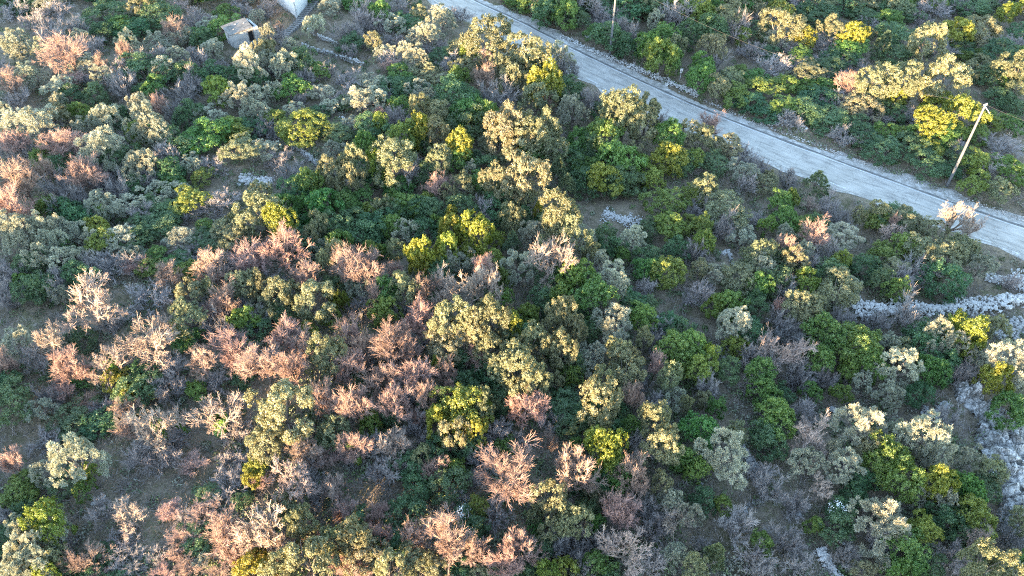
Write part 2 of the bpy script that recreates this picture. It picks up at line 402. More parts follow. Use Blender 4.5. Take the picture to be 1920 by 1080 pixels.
WALLS = [
 ('dry_stone_wall', [(1592, 592), (1650, 590), (1720, 586), (1800, 578), (1870, 572), (1935, 566)], 2.3, .95, 2300, 260, .27, 'long pale dry stone wall running to the edge below the road', 'stone wall', M_STONE, 1),
 ('stone_heap', [(1850, 515), (1885, 530), (1935, 535)], 2.6, .35, 1100, 90, .23, 'spill of pale rubble between the road and the long stone wall', 'rubble', M_STONE, 2),
 ('stone_heap', [(1845, 615), (1880, 622), (1925, 612)], 2.4, .5, 1000, 90, .23, 'pale rubble spread just below the end of the long stone wall', 'rubble', M_DSTONE, 3),
 ('stone_heap', [(1372, 822), (1395, 850), (1410, 880), (1425, 915)], 1.1, .4, 800, 80, .17, 'blue-grey ribbon of broken stones between grey olives', 'rubble', M_DSTONE, 4),
 ('dry_stone_wall', [(1534, 1032), (1550, 1058), (1575, 1095)], 1.0, .5, 520, 60, .19, 'short pale stone wall running off the bottom edge', 'stone wall', M_STONE, 5),
 ('stone_heap', [(1345, 660), (1370, 640), (1440, 625), (1480, 615)], .7, .35, 300, 40, .17, 'pale stones half buried under bushes beyond the long wall', 'rubble', M_DSTONE, 6),
 ('stone_heap', [(1345, 645), (1358, 670)], .6, .3, 140, 20, .15, 'small heap of pale stones beside a green bush', 'rubble', M_STONE, 7),
 ('dry_stone_wall', [(575, 55), (600, 68), (632, 80)], .6, .8, 240, 40, .2, 'grey terrace wall just below the white house', 'stone wall', M_STONE, 8),
 ('dry_stone_wall', [(566, 92), (600, 98), (645, 112), (680, 128)], .6, .9, 320, 40, .2, 'lower grey terrace wall curving down from the ruined hut', 'stone wall', M_DSTONE, 9),
 ('dry_stone_wall', [(640, 12), (665, 24), (695, 38)], .6, .6, 180, 30, .2, 'uppermost pale terrace wall near the white house', 'stone wall', M_STONE, 10),
 ('stone_heap', [(450, 338), (480, 340), (510, 345)], 1.8, .25, 600, 60, .22, 'flat pale stone scree in the gap among grey olives', 'rubble', M_STONE, 11),
 ('dry_stone_wall', [(515, 255), (545, 268), (580, 295), (600, 312)], 1.0, .4, 520, 50, .2, 'thin broken stone wall slanting among bushes above the scree', 'stone wall', M_DSTONE, 12),
 ('stone_heap', [(640, 225), (670, 250)], .6, .3, 120, 20, .18, 'little grey stone spill among olives', 'rubble', M_STONE, 13),
 ('stone_heap', [(660, 155), (690, 165)], .9, .3, 160, 24, .2, 'pale stone patch among trees below the terrace walls', 'rubble', M_STONE, 14),
 ('stone_heap', [(1130, 405), (1160, 415), (1200, 425)], 2.2, .12, 520, 60, .17, 'scattered pale stones on the floor of the dark clearing', 'rubble', M_STONE, 15),
 ('stone_heap', [(1215, 590), (1240, 600)], .6, .15, 80, 14, .15, 'few bluish stones in the dark hollow', 'rubble', M_STONE, 16),
 ('stone_heap', [(1350, 480), (1365, 470), (1375, 500)], .6, .2, 130, 24, .17, 'pale stones between bushes near the dark clearing', 'rubble', M_STONE, 17),
 ('stone_heap', [(1050, 68), (1110, 96), (1180, 122)], 1.5, .2, 320, 60, .2, 'loose limestone on the verge below the utility pole', 'rubble', M_STONE, 18),
 ('stone_heap', [(1180, 124), (1240, 150), (1310, 182)], 1.5, .28, 420, 80, .24, 'broken limestone on the verge around the roadside marker', 'rubble', M_STONE, 19),
 ('stone_heap', [(1440, 235), (1480, 232), (1510, 250)], .9, .3, 140, 36, .25, 'pale limestone cutting above the road bend', 'rubble', M_STONE, 20),
 ('stone_heap', [(1320, 190), (1420, 232), (1560, 284), (1700, 334), (1800, 372), (1920, 412)], 1.1, .1, 700, 110, .13, 'line of small loose stones along the uphill road edge', 'rubble', M_STONE, 21),
 ('stone_heap', [(1555, 765), (1570, 775)], .4, .4, 50, 10, .25, 'grey boulders beside the pale dead olive', 'rubble', M_DSTONE, 22),
 ('stone_heap', [(1725, 770), (1750, 790), (1770, 760)], 1.0, .35, 180, 30, .25, 'grey stones at the foot of the rock outcrop', 'rubble', M_DSTONE, 23),
 ('stone_heap', [(1350, 985), (1420, 940)], .8, .15, 90, 14, .17, 'sparse pale stones on bare soil among grey brush', 'rubble', M_DSTONE, 24),
 ('stone_heap', [(1562, 1005), (1580, 1022)], .3, .25, 20, 8, .2, 'few pale blocks above the short bottom wall', 'rubble', M_STONE, 25),
]
for a in WALLS:
    stones_along(*a[:6], a[6], a[7], a[8], a[9], a[10], group='dry stone walls' if a[0] == 'dry_stone_wall' else 'heaps of stones')

# pale karst outcrop at the right edge
def outcrop():
    poly = np.array([(1782, 722), (1815, 735), (1850, 765), (1925, 800), (1940, 1000), (1885, 1000), (1870, 940), (1855, 880), (1830, 845), (1840, 800), (1800, 752)], float)
    G = hit(poly[:, 0], poly[:, 1])[:, :2]
    lo, hi = G.min(0) - .5, G.max(0) + .5
    xs = np.arange(lo[0], hi[0], .15); ys = np.arange(lo[1], hi[1], .15); X, Y = np.meshgrid(xs, ys); rj = np.random.default_rng(3); X = X + rj.uniform(-.05, .05, X.shape); Y = Y + rj.uniform(-.05, .05, X.shape)
    # distance inside polygon
    ins = np.zeros(X.shape, bool); dist = np.full(X.shape, 1e9)
    for k in range(len(G)):
        a, b = G[k], G[(k + 1) % len(G)]
        c = ((a[1] > Y) != (b[1] > Y)) & (X < (b[0] - a[0]) * (Y - a[1]) / (b[1] - a[1] + 1e-12) + a[0]); ins ^= c
        t = np.clip(((X - a[0]) * (b[0] - a[0]) + (Y - a[1]) * (b[1] - a[1])) / ((b - a) ** 2).sum(), 0, 1)
        dist = np.minimum(dist, np.hypot(X - a[0] - t * (b[0] - a[0]), Y - a[1] - t * (b[1] - a[1])))
    sd = np.where(ins, dist, -dist) + (vnoise(X / .7, Y / .7, 31) - .5) * .9 + (vnoise(X / .25, Y / .25, 35) - .5) * .35
    r = np.random.default_rng(5); C = np.stack([r.uniform(lo[0], hi[0], 150), r.uniform(lo[1], hi[1], 150)], 1); hc = r.uniform(0, 1, 150)
    d2 = (X[..., None] - C[:, 0]) ** 2 + (Y[..., None] - C[:, 1]) ** 2; o2 = np.argsort(d2, -1)[..., :2]
    d1 = np.sqrt(np.take_along_axis(d2, o2, -1)); c0 = C[o2[..., 0]]; tl_ = r.normal(0, .45, (150, 2))[o2[..., 0]]; cell = hc[o2[..., 0]] + ((X - c0[..., 0]) * tl_[..., 0] + (Y - c0[..., 1]) * tl_[..., 1]) * 1.6; gap = smooth(.02, .2, d1[..., 1] - d1[..., 0] + (vnoise(X / .3, Y / .3, 36) - .5) * .2)
    h = smooth(0, .9, sd) * (.35 + .5 * vnoise(X / 1.6, Y / 1.6, 32)) + cell * .6 * gap + gap * .35 + np.round((vnoise(X / .33, Y / .22, 33) - .5) * 4) / 4 * .2 + (vnoise(X / .5, Y / .5, 34) - .5) * .2
    Z = ground_z(X, Y) + np.where(sd > -.25, h - .05, -.3)
    nx_ = len(xs); i = (np.arange(len(ys) - 1)[:, None] * nx_ + np.arange(nx_ - 1)[None])
    keep = (sd[:-1, :-1] > -.4).ravel(); i = i.ravel()[keep]
    org = np.array([*G.mean(0), float(base_z(*G.mean(0)))])
    V = np.stack([X, Y, Z], -1).reshape(-1, 3) - org
    F = np.stack([i, i + 1, i + nx_ + 1, i + nx_], 1)
    used, inv = np.unique(F, return_inverse=True); V = V[used]; F = inv.reshape(F.shape)
    m, t, o = new_mat('karst_limestone')
    n1 = noise(t, .9, 7, .7); n2 = noise(t, 5, 6, .7)
    col = ramp(t, n1.outputs['Fac'], [(.36, (.07, .065, .05)), (.43, (.20, .195, .185)), (.54, (.42, .41, .395)), (.62, (.30, .295, .28)), (.7, (.11, .105, .08))])
    col = mixc(t, 1., col, ramp(t, n2.outputs['Fac'], [(.35, (.35, .35, .35)), (.55, (1.15, 1.15, 1.15))]), 'MULTIPLY')
    vo = t.nodes.new('ShaderNodeTexVoronoi'); vo.feature = 'DISTANCE_TO_EDGE'; vo.inputs['Scale'].default_value = 1.5
    tc = t.nodes.new('ShaderNodeTexCoord'); ad = t.nodes.new('ShaderNodeVectorMath'); ad.operation = 'ADD'; t.links.new(tc.outputs['Object'], ad.inputs[0]); t.links.new(n1.outputs['Color'], ad.inputs[1]); t.links.new(ad.outputs[0], vo.inputs['Vector'])
    col = mixc(t, 1., col, ramp(t, vo.outputs['Distance'], [(.0, (.25, .25, .24)), (.06, (1, 1, 1))]), 'MULTIPLY')
    p = t.nodes.new('ShaderNodeBsdfPrincipled'); p.inputs['Roughness'].default_value = .9; t.links.new(col, p.inputs['Base Color'])
    b = t.nodes.new('ShaderNodeBump'); b.inputs['Strength'].default_value = .8; b.inputs['Distance'].default_value = .06; t.links.new(n2.outputs['Fac'], b.inputs['Height']); t.links.new(b.outputs[0], p.inputs['Normal'])
    t.links.new(p.outputs[0], o.inputs[0])
    root = link('rock_outcrop', mk('rock_outcrop', V, F, mat=m)); root.location = org
    tag(root, 'pale grey limestone outcrop with dark cracks beyond the right-hand olives', 'rock')
outcrop()
# single boulders
r_ = np.random.default_rng(77)
for px, py, s, lab in ((1311, 912, .32, 'single whitish stone lying under a grey olive'), (1498, 968, .38, 'pale round boulder on brown brushy ground'),
                       (257, 901, .22, 'small white stone in the grassy clearing'), (182, 950, .28, 'pale block standing in the grassy clearing'),
                       (200, 938, .2, 'low grey stone beside the pale block in the clearing'), (130, 0, .4, 'pale boulder at the top edge among scrub'),
                       (1100, 70, .4, 'pale boulder on the verge above the road'), (1215, 137, .55, 'large limestone boulder beside the roadside marker')):
    P = hit(np.array(px), np.array(py)); z = float(ground_z(P[0], P[1]))
    o = link('boulder', mk('boulder', stone_shape(r_, IV2), IF2, mat=M_STONE)); o.location = (P[0], P[1], z + s * .25); o.scale = (s, s, s); o.rotation_euler = (0, 0, r_.uniform(0, 6))
    tag(o, lab, 'boulder', 'single boulders')

# ------------------------------------------------------------------ built things
def box(x0, x1, y0, y1, z0, z1):
    V = np.array([(x, y, z) for z in (z0, z1) for y in (y0, y1) for x in (x0, x1)], float)
    F = np.array([(0, 2, 3, 1), (4, 5, 7, 6), (0, 1, 5, 4), (2, 6, 7, 3), (0, 4, 6, 2), (1, 3, 7, 5)])
    return V, F
def frame_from(corner, left, right):
    """base corner nearest the camera; axes along the two wall feet"""
    C, L_, R_ = (hit(np.array(p[0]), np.array(p[1])) for p in (corner, left, right))
    ex = unit((R_ - C)[:2]); ey = np.array([-ex[1], ex[0]])
    return C, math.atan2(ex[1], ex[0]), np.linalg.norm((R_ - C)[:2]), np.linalg.norm((L_ - C)[:2])
def place_root(name, C, rot, label, cat):
    e = empty(name, (C[0], C[1], float(ground_z(C[0], C[1])) - .1)); e.rotation_euler = (0, 0, rot); tag(e, label, cat); return e
def part(name, VF, mat, parent, bev=0.0):
    V, F = join(VF) if isinstance(VF, list) else VF
    o = link(name, mk(name, V, F, mat=mat), parent)
    if bev:
        b = o.modifiers.new('bevel', 'BEVEL'); b.width = bev; b.segments = 2; b.limit_method = 'ANGLE'
    return o
# ruined hut: local x along the front (doorway) wall, y along the left wall
def hut():
    C, rot, lf, ls = frame_from((443, 98), (408, 85), (497, 85))
    e = place_root('stone_hut', C, rot, 'small ruined hut with flat slab roof and stained pale walls', 'hut')
    rot = math.radians(40); e.rotation_euler = (0, 0, rot)
    Wd, Dp, Hh = 3.7, 2.1, 2.15
    t = .3
    d0, d1 = 2.2, 2.9
    part('front_wall', [box(0, d0, 0, t, -.5, Hh), box(d1, Wd, 0, t, -.5, Hh * .9), box(d0, d1, 0, t, 1.75, Hh), box(d0, d1, 0, t, -.5, .15)], M_OLDPLASTER, e, .02)
    part('left_wall', [box(.003, t, t, .9, -.5, Hh), box(.003, t, .9, 1.4, -.5, 1.0), box(.003, t, .9, 1.4, 1.6, Hh), box(.003, t, 1.4, Dp, -.5, Hh)], M_OLDPLASTER, e, .02)
    part('right_wall', box(Wd - t, Wd - .003, t, Dp, -.5, Hh * .88), M_OLDPLASTER, e, .02)
    part('back_wall', box(t, Wd - t, Dp - t, Dp - .002, -.5, Hh), M_OLDPLASTER, e, .02)
    V, F = box(-.25, 3.2, -.22, Dp + .2, Hh + .0, Hh + .15); V[:, 2] += (V[:, 0] > 1) * -.1 + (V[:, 1] > 1) * .1; V[5, 0] -= .25; V[1, 0] -= .25
    r = part('roof', (V, F), M_SLAB, e, .03)
    for (x, y, s) in ((1.4, 1.5, .15), (.7, .6, .1), (2.4, 1.1, .12)):
        st = link('stone', stone_mesh(3, M_STONE), r); st.location = (x, y, Hh + .24 - .03 * x); st.scale = (s,) * 3
    part('door_frame', [box(d0 - .06, d0 + .04, -.04, t + .01, .15, 1.75), box(d1 - .04, d1 + .06, -.04, t + .01, .15, 1.75), box(d0 + .04, d1 - .04, -.04, t + .01, 1.65, 1.75)], M_SLAB, e)
    part('door', box(d0 + .05, d1 - .05, t - .08, t - .03, .16, 1.64), M_DARK, e)
    part('floor', box(t, Wd - t, t, Dp - t, .02, .1), M_DARK, e)
hut()
def house():
    C, Lp, Rp = (hit(np.array(p[0]), np.array(p[1])) for p in ((557, 36), (519, 5), (590, -4)))
    ex = unit((Rp - C)[:2]); ey = unit((Lp - C)[:2])
    e = empty('white_house', (C[0], C[1], float(ground_z(C[0], C[1])) - .1)); tag(e, 'white rendered house corner cut by the top edge', 'house')
    sk = math.sqrt(1 - float(ex @ ey) ** 2)
    def wpart(name, VF, mat, bev=0.):
        V, F = join(VF) if isinstance(VF, list) else VF
        V = np.concatenate([V[:, :1] * ex + V[:, 1:2] / sk * ey, V[:, 2:]], 1); return part(name, (V, F), mat, e, bev)
    t = .25; Hh = 4.6; W_, D_ = 7.0, 6.0
    wpart('front_wall', [box(0, 2.6, 0, t, -.6, Hh), box(2.6, 3.6, 0, t, -.6, 2.3), box(2.6, 3.6, 0, t, 3.5, Hh), box(3.6, W_, 0, t, -.6, Hh)], M_PLASTER)
    wpart('side_wall', [box(.003, t, t, 3.4, -.6, Hh), box(.003, t, 3.4, 4.4, -.6, 2.3), box(.003, t, 3.4, 4.4, 3.5, Hh), box(.003, t, 4.4, D_, -.6, Hh)], M_PLASTER)
    wpart('back_wall', box(t, W_, D_ - t, D_ - .002, -.6, Hh), M_PLASTER)
    wpart('far_wall', box(W_ - t, W_ - .003, t, D_ - t, -.6, Hh), M_PLASTER)
    wpart('roof', box(-.15, W_ + .15, -.15, D_ + .15, Hh, Hh + .2), M_SLAB)
    wpart('window_sill', box(2.55, 3.65, -.05, .03, 2.22, 2.297), M_SLAB)
    wpart('window', box(2.6, 3.6, .1, .14, 2.3, 3.5), M_DARK)
    wpart('window', box(.1, .14, 3.4, 4.4, 2.3, 3.5), M_DARK)
    V, F = tubes(np.array([[.3, -.09, -.2]]), np.array([[.3, -.09, Hh]]), np.array([.05]), np.array([.05]), 8); wpart('drainpipe', (V, F), M_METAL)
house()
def steps():
    P = hit(np.array([604, 590, 578, 567, 560, 550, 540, 530.]), np.array([-8, 8, 22, 34, 43, 52, 60, 70.]))[:, :2]
    seg = np.r_[0, np.cumsum(np.linalg.norm(np.diff(P, axis=0), axis=1))]
    n = int(seg[-1] / .55); org = np.array([*P[3], float(ground_z(*P[3]))])
    e = empty('stone_steps', org); tag(e, 'grey concrete steps curving down round the white house corner', 'steps')
    V0, F0 = box(-.16, .16, -.55, .55, -.4, .1); me = mk('step', V0, F0, mat=M_STEP)
    V1, F1 = box(-.17, .17, -.56, .56, .1, .2); me2 = mk('tread', V1, F1, mat=M_SLAB)
    for k in range(n):
        q = (k + .5) * seg[-1] / n; c = np.array([np.interp(q, seg, P[:, j]) for j in (0, 1)]); c2 = np.array([np.interp(q + .2, seg, P[:, j]) for j in (0, 1)])
        o = link('step', me, e); d = c2 - c; z = float(base_z(c[0], c[1])) + .35 - .02 * k
        o.location = (c[0] - org[0], c[1] - org[1], z - org[2]); o.rotation_euler = (0, 0, math.atan2(d[1], d[0]))
        t = link('tread', me2, o)
steps()
# utility poles and cable
def pole(px, py, tx, ty, hgt, label, hardware):
    B = hit(np.array(px), np.array(py)); B[2] = float(ground_z(B[0], B[1]))
    # top: on the view ray through (tx,ty) at the pole's height
    d = ray(np.array(tx), np.array(ty)); t_ = (B[2] + hgt - H) / d[2]; T = CAM + d * t_
    lean = (T - B)[:2]; l = np.linalg.norm(lean); mx = .06 * hgt
    if l > mx: T[:2] = B[:2] + lean / l * mx
    e = empty('utility_pole', B); tag(e, label, 'pole', 'utility poles along the road')
    D = T - B; n = 8
    f = np.linspace(0, 1, n + 1)
    ang = np.arange(10) / 10 * 2 * math.pi
    V = np.concatenate([D * k - (np.array([0, 0, .6]) if i_ == 0 else 0) + np.stack([np.cos(ang), np.sin(ang), 0 * ang], 1) * (.17 - .06 * k) for i_, k in enumerate(f)])
    F = np.concatenate([np.stack([np.arange(10) + 10 * k, (np.arange(10) + 1) % 10 + 10 * k, (np.arange(10) + 1) % 10 + 10 * k + 10, np.arange(10) + 10 * k + 10], 1) for k in range(n)])
    cap = np.arange(10)[None] + 10 * n
    link('shaft', mk('shaft', V, [F, cap], smooth_=True, mat=M_POLE), e)
    if hardware:
        a = D * .975
        V, F = tubes(np.array([a + [0, 0, 0]]), np.array([a + [.75, -.25, -.75]]), np.array([.045]), np.array([.035]), 6); link('stay_bracket', mk('stay_bracket', V, F, mat=M_METAL), e)
        V, F = box(-.16, .16, -.05, .05, -.05, .05); o = link('top_clamp', mk('top_clamp', V + D * .985, F, mat=M_METAL), e)
        V, F = tubes(np.array([D * .985 + [.1, 0, .03]]), np.array([D * .985 + [.1, 0, .24]]), np.array([.05]), np.array([.035]), 8); link('insulator', mk('insulator', V, F, mat=M_WHITE), e)
    return T
T2 = pole(1776, 349, 1846, 193, 11.2, 'leaning pale utility pole standing at the road edge', True)
T1 = pole(1143, 106, 1157, -60, 11.2, 'straight utility pole above the road cut by the top edge', True)
def cable(A, B, sag, label):
    n = 40; f = np.linspace(0, 1, n + 1)[:, None]; P = A * (1 - f) + B * f; P[:, 2] -= sag * 4 * (f[:, 0] * (1 - f[:, 0]))
    V, F = tubes(P[:-1] - A, P[1:] - A, np.full(n, .009), np.full(n, .009), 4)
    o = link('overhead_cable', mk('overhead_cable', V, F, mat=M_CABLE)); o.location = A; tag(o, label, 'cable', 'overhead cables')
cable(T1 - [0, 0, .2], T2 - [0, 0, .1], 2.6, 'thin overhead cable sagging between the two utility poles')
E3 = hit(np.array(2150.), np.array(420.)); cable(T2 - [0, 0, .1], E3 + [0, 0, 9.5], 1.2, 'thin overhead cable leaving the leaning pole toward the edge')
def marker():
    B = hit(np.array(1274), np.array(152)); e = empty('roadside_marker', (B[0], B[1], float(ground_z(B[0], B[1])))); tag(e, 'small white marker plate on a thin post beside the road', 'sign')
    V, F = tubes(np.array([[0, 0, -.2]]), np.array([[0, 0, 1.7]]), np.array([.04]), np.array([.04]), 8); link('post', mk('post', V, F, mat=M_METAL), e)
    part('plate', box(-.17, .17, -.03, .03, 1.15, 1.75), M_WHITE, e, .01)
    part('plate_band', box(-.15, .15, -.036, -.03, 1.3, 1.42), M_STEP, e)
marker()

# ------------------------------------------------------------------ plant models (unit size: 1 wide, 1 tall, foot at the origin)
def lobed(seed, nlobe, nleaf, z0, z1, L, W, lobe=(.12, .2), spiky=0., cone=False, skip=.15, ntuft=12, tuft=(.03, .06)):
    r = np.random.default_rng(seed)
    k = np.arange(nlobe) + .5; ph = np.arccos(1 - 1.62 * k / nlobe); th = math.pi * (1 + 5 ** .5) * k + r.uniform(0, 6)
    d = np.stack([np.cos(th) * np.sin(ph), np.sin(th) * np.sin(ph), np.cos(ph)], 1) + r.normal(0, .16, (nlobe, 3)); d = unit(d)
    rl = r.uniform(*lobe, nlobe); zc = (z0 + z1) / 2; zr = (z1 - z0) / 2
    # uneven crown: the radius swells and shrinks round the tree
    a1, a2 = r.uniform(0, 6.28, 2); az = np.arctan2(d[:, 1], d[:, 0])
    sw = 1 + .2 * np.cos(az * 2 + a1) + .16 * np.cos(az * 3 + a2) + r.uniform(-.38, .22, nlobe)
    C = d * np.stack([(.5 - rl) * sw, (.5 - rl) * sw, (zr - rl * .7) * np.clip(sw, .6, 1.1)], 1) + [0, 0, zc]
    if cone:
        f = r.uniform(0, 1, nlobe) ** .8; rad = (.46 * (1 - f) ** .9 + .02) * r.uniform(.6, 1.1, nlobe)
        C = np.stack([np.cos(th) * rad, np.sin(th) * rad, z0 + f * (z1 - z0)], 1); rl = rl * (1.1 - .6 * f)
    keep = r.uniform(size=nlobe) > skip; C = C[keep]; rl = rl[keep]; n = len(C)
    # each clump carries smaller tufts, each tuft its leaves
    ti = np.repeat(np.arange(n), ntuft); T_ = len(ti)
    out = unit(C - [0, 0, zc - zr * .35])[ti]
    td = unit(rnd_dirs(T_, r) + out * .8 + [0, 0, .2])
    TC_ = C[ti] + td * (rl[ti] * r.uniform(.7, 1.15, T_))[:, None] * r.uniform(.75, 1.25, (n, 3))[ti]
    tr_ = r.uniform(*tuft, T_)
    per = max(4, nleaf // T_); idx = np.repeat(np.arange(T_), per); N_ = len(idx)
    dd = unit(rnd_dirs(N_, r) + td[idx] * .55 + [0, 0, .1])
    P = TC_[idx] + dd * (tr_[idx] * r.uniform(.25, 1.35, N_))[:, None]
    s = r.uniform(.6, 1.35, N_)
    tint = np.clip(.5 + r.normal(0, .2, N_) + r.normal(0, .11, T_)[idx] + r.normal(0, .08, n)[ti][idx], 0, 1)
    if spiky:
        ax = unit(dd + td[idx] * .4 + spiky * rnd_dirs(N_, r) + [0, 0, .25]); V, F = leaves(P, dd, L * s, W * s, r, ax)
    else:
        nn = unit(dd + .75 * rnd_dirs(N_, r)); V, F = leaves(P, nn, L * s, W * s, r)
    V[:, 2] = np.maximum(V[:, 2], .01)
    return V, F, tint, C
def limbs(C, r, zfork, r0, sides=6):
    """trunk with limbs reaching to some of the crown's clumps"""
    tops = C[np.argsort(r.uniform(size=len(C)))[:min(9, len(C))]] * [.85, .85, .93]
    p = [np.array([0, 0, -.06]), np.array([r.normal(0, .02), r.normal(0, .02), zfork * .5]), np.array([r.normal(0, .03), r.normal(0, .03), zfork])]
    A, B, ra, rb = [p[0], p[1]], [p[1], p[2]], [r0 * 1.25, r0], [r0, r0 * .85]
    for t in tops:
        m = p[2] * .5 + t * .5 + r.normal(0, .03, 3); A += [p[2], m]; B += [m, t]; ra += [r0 * .6, r0 * .4]; rb += [r0 * .4, r0 * .12]
    return tubes(np.array(A), np.array(B), np.array(ra), np.array(rb), sides)
def branching(seed, levels, start, r0, rr=.62, up=.25, wig=.12, z_trunk=.2, minr=.003):
    """levels: list of (children per branch, spread in radians, length ratio). start: list of (p, dir, len, r)"""
    r = np.random.default_rng(seed)
    p, d, l, rad = start; segs = []; lev = []
    for k, (nc, sp, ratio) in enumerate([(0, 0, 0)] + levels):
        if k:
            n = len(p); idx = np.repeat(np.arange(n), nc); m = len(idx)
            f = r.uniform(.35, 1.0, m); f[::nc] = 1.0
            q = mid[idx] * 0
            a = np.where(f[:, None] < .5, p[idx] + (mid[idx] - p[idx]) * (f[:, None] * 2), mid[idx] + (end[idx] - mid[idx]) * (f[:, None] * 2 - 1))
            dn = unit(dend[idx] + math.tan(sp) * unit(np.cross(dend[idx], rnd_dirs(m, r))) * r.uniform(.45, 1.25, m)[:, None] + [0, 0, up])
            l = l[idx] * ratio * r.uniform(.65, 1.25, m); rad = np.maximum(rad[idx] * rr, minr); p = a; d = dn
        mid = p + d * (l / 2)[:, None] + r.normal(0, wig, (len(p), 3)) * l[:, None] * .35
        dend = unit(unit(d) + r.normal(0, wig, (len(p), 3)) + [0, 0, up * .5])
        end = mid + dend * (l / 2)[:, None]
        if k >= len(levels):
            segs.append((p, end, rad, rad * .5)); lev.append(np.full(len(p), k))
        else:
            segs.append((p, mid, rad, rad * .9)); segs.append((mid, end, rad * .9, rad * .75)); lev += [np.full(len(p), k)] * 2
    return segs, lev
def bare(seed, kind):
    r = np.random.default_rng(seed)
    if kind == 'P':        # dense upright broom of fine twigs
        n = 7; a = np.arange(n) / n * 6.283 + r.uniform(0, .7, n); tl = r.uniform(.3, .9, n)
        st = (np.tile([0, 0, .22], (n, 1)) + r.normal(0, .01, (n, 3)), unit(np.stack([np.cos(a) * tl, np.sin(a) * tl, np.ones(n)], 1)), r.uniform(.3, .42, n), np.full(n, .017))
        segs, lev = branching(seed, [(5, .66, .66), (5, .62, .64), (6, .62, .62), (7, .66, .72)], st, .02, .56, .12, .13, minr=.0023)
        trunk = [(np.array([[0, 0, -.05]]), np.array([[0, 0, .24]]), np.array([.028]), np.array([.022]))]
    elif kind == 'B':      # broad, pale, crooked limbs
        n = 6; a = np.arange(n) / n * 6.283 + r.uniform(0, .8, n); tl = r.uniform(.5, 1.4, n)
        st = (np.tile([0, 0, .2], (n, 1)) + r.normal(0, .01, (n, 3)), unit(np.stack([np.cos(a) * tl, np.sin(a) * tl, np.ones(n)], 1)), r.uniform(.34, .46, n), np.full(n, .024))
        segs, lev = branching(seed, [(4, .75, .64), (5, .74, .64), (5, .7, .64), (8, .68, .62)], st, .03, .56, .12, .22, minr=.0025)
        trunk = [(np.array([[0, 0, -.05]]), np.array([[0, 0, .22]]), np.array([.045]), np.array([.034]))]
    else:                  # thicket of many stems
        n = 16; a = r.uniform(0, 6.283, n); tl = r.uniform(.2, 1.3, n); b = r.uniform(0, .16, n)
        st = (np.stack([np.cos(a) * b, np.sin(a) * b, np.full(n, -.03)], 1), unit(np.stack([np.cos(a) * tl, np.sin(a) * tl, np.ones(n)], 1)), r.uniform(.4, .62, n), np.full(n, .011))
        segs, lev = branching(seed, [(5, .6, .55), (5, .65, .6), (8, .7, .62)], st, .012, .6, .1, .2, minr=.003)
        trunk = []
    thick = [s for s, l in zip(segs, lev) if l[0] < 2]; fine = [s for s, l in zip(segs, lev) if l[0] >= 2]
    pts = np.concatenate([s[1] for s in fine])
    sx = np.percentile(np.hypot(pts[:, 0], pts[:, 1]), 95) * 2; sz = np.percentile(pts[:, 2], 98)
    S = np.array([1 / sx, 1 / sx, 1 / sz])
    def pack(ss, sides):
        p0 = np.concatenate([s[0] for s in ss]); p1 = np.concatenate([s[1] for s in ss]); a_ = np.concatenate([s[2] for s in ss]); b_ = np.concatenate([s[3] for s in ss])
        p0 = np.maximum(p0 * S, [-9, -9, -.04]); p1 = np.maximum(p1 * S, [-9, -9, .01])
        return tubes(p0, p1, a_, b_, sides)
    Vt, Ft = pack(trunk + thick, 5); Vf, Ff = pack(fine, 3)
    nf = len(Ff) // 3; tint = np.repeat(np.clip(.5 + r.normal(0, .22, nf), 0, 1), 3)
    return (Vt, Ft), (Vf, Ff, tint)

MODELS = {}
def leafy_models(kind, n, mat, zf, tr, **kw):
    out = []
    for k in range(n):
        V, F, t, C = lobed(1000 + ord(kind) * 10 + k, **kw)
        r = np.random.default_rng(k + 5); tv, tf = limbs(C, r, zf, tr)
        out.append((mk('trunk', tv, tf, smooth_=True, mat=M_BARK), mk('crown', V, F, t, mat=mat)))
    MODELS[kind] = out
leafy_models('E', 6, M_LEAF, .3, .035, nlobe=36, nleaf=24000, z0=.2, z1=1., L=.027, W=.015, lobe=(.07, .19), skip=.24, ntuft=16, tuft=(.02, .06))
leafy_models('G', 6, M_LEAF, .2, .028, nlobe=26, nleaf=20000, z0=.08, z1=1., L=.03, W=.019, lobe=(.1, .22), skip=.2, ntuft=16, tuft=(.025, .07))
leafy_models('D', 5, M_LEAF, .12, .022, nlobe=30, nleaf=15000, z0=.0, z1=1., L=.033, W=.017, lobe=(.09, .22), skip=.18, ntuft=14, tuft=(.025, .075))
leafy_models('O', 6, M_OLIVE, .3, .04, nlobe=32, nleaf=21000, z0=.15, z1=1., L=.05, W=.0072, lobe=(.06, .19), spiky=.4, skip=.28, ntuft=15, tuft=(.015, .05))
leafy_models('C', 2, M_LEAF, .15, .03, nlobe=60, nleaf=11500, z0=.05, z1=.97, L=.06, W=.012, lobe=(.05, .1), spiky=.5, cone=True, skip=.05, ntuft=6, tuft=(.02, .05))
for kd, nm in (('P', 5), ('B', 5), ('S', 5)):
    MODELS[kd] = []
    for k in range(nm):
        (tv, tf), (fv, ff, ft) = bare(300 + ord(kd) + 17 * k, kd)
        MODELS[kd].append((mk('trunk', tv, tf, smooth_=True, mat=M_TWIG, tint=np.full(len(tf), .5)), mk('crown', fv, ff, ft, mat=M_TWIG)))
MODELS['F'] = MODELS['D']
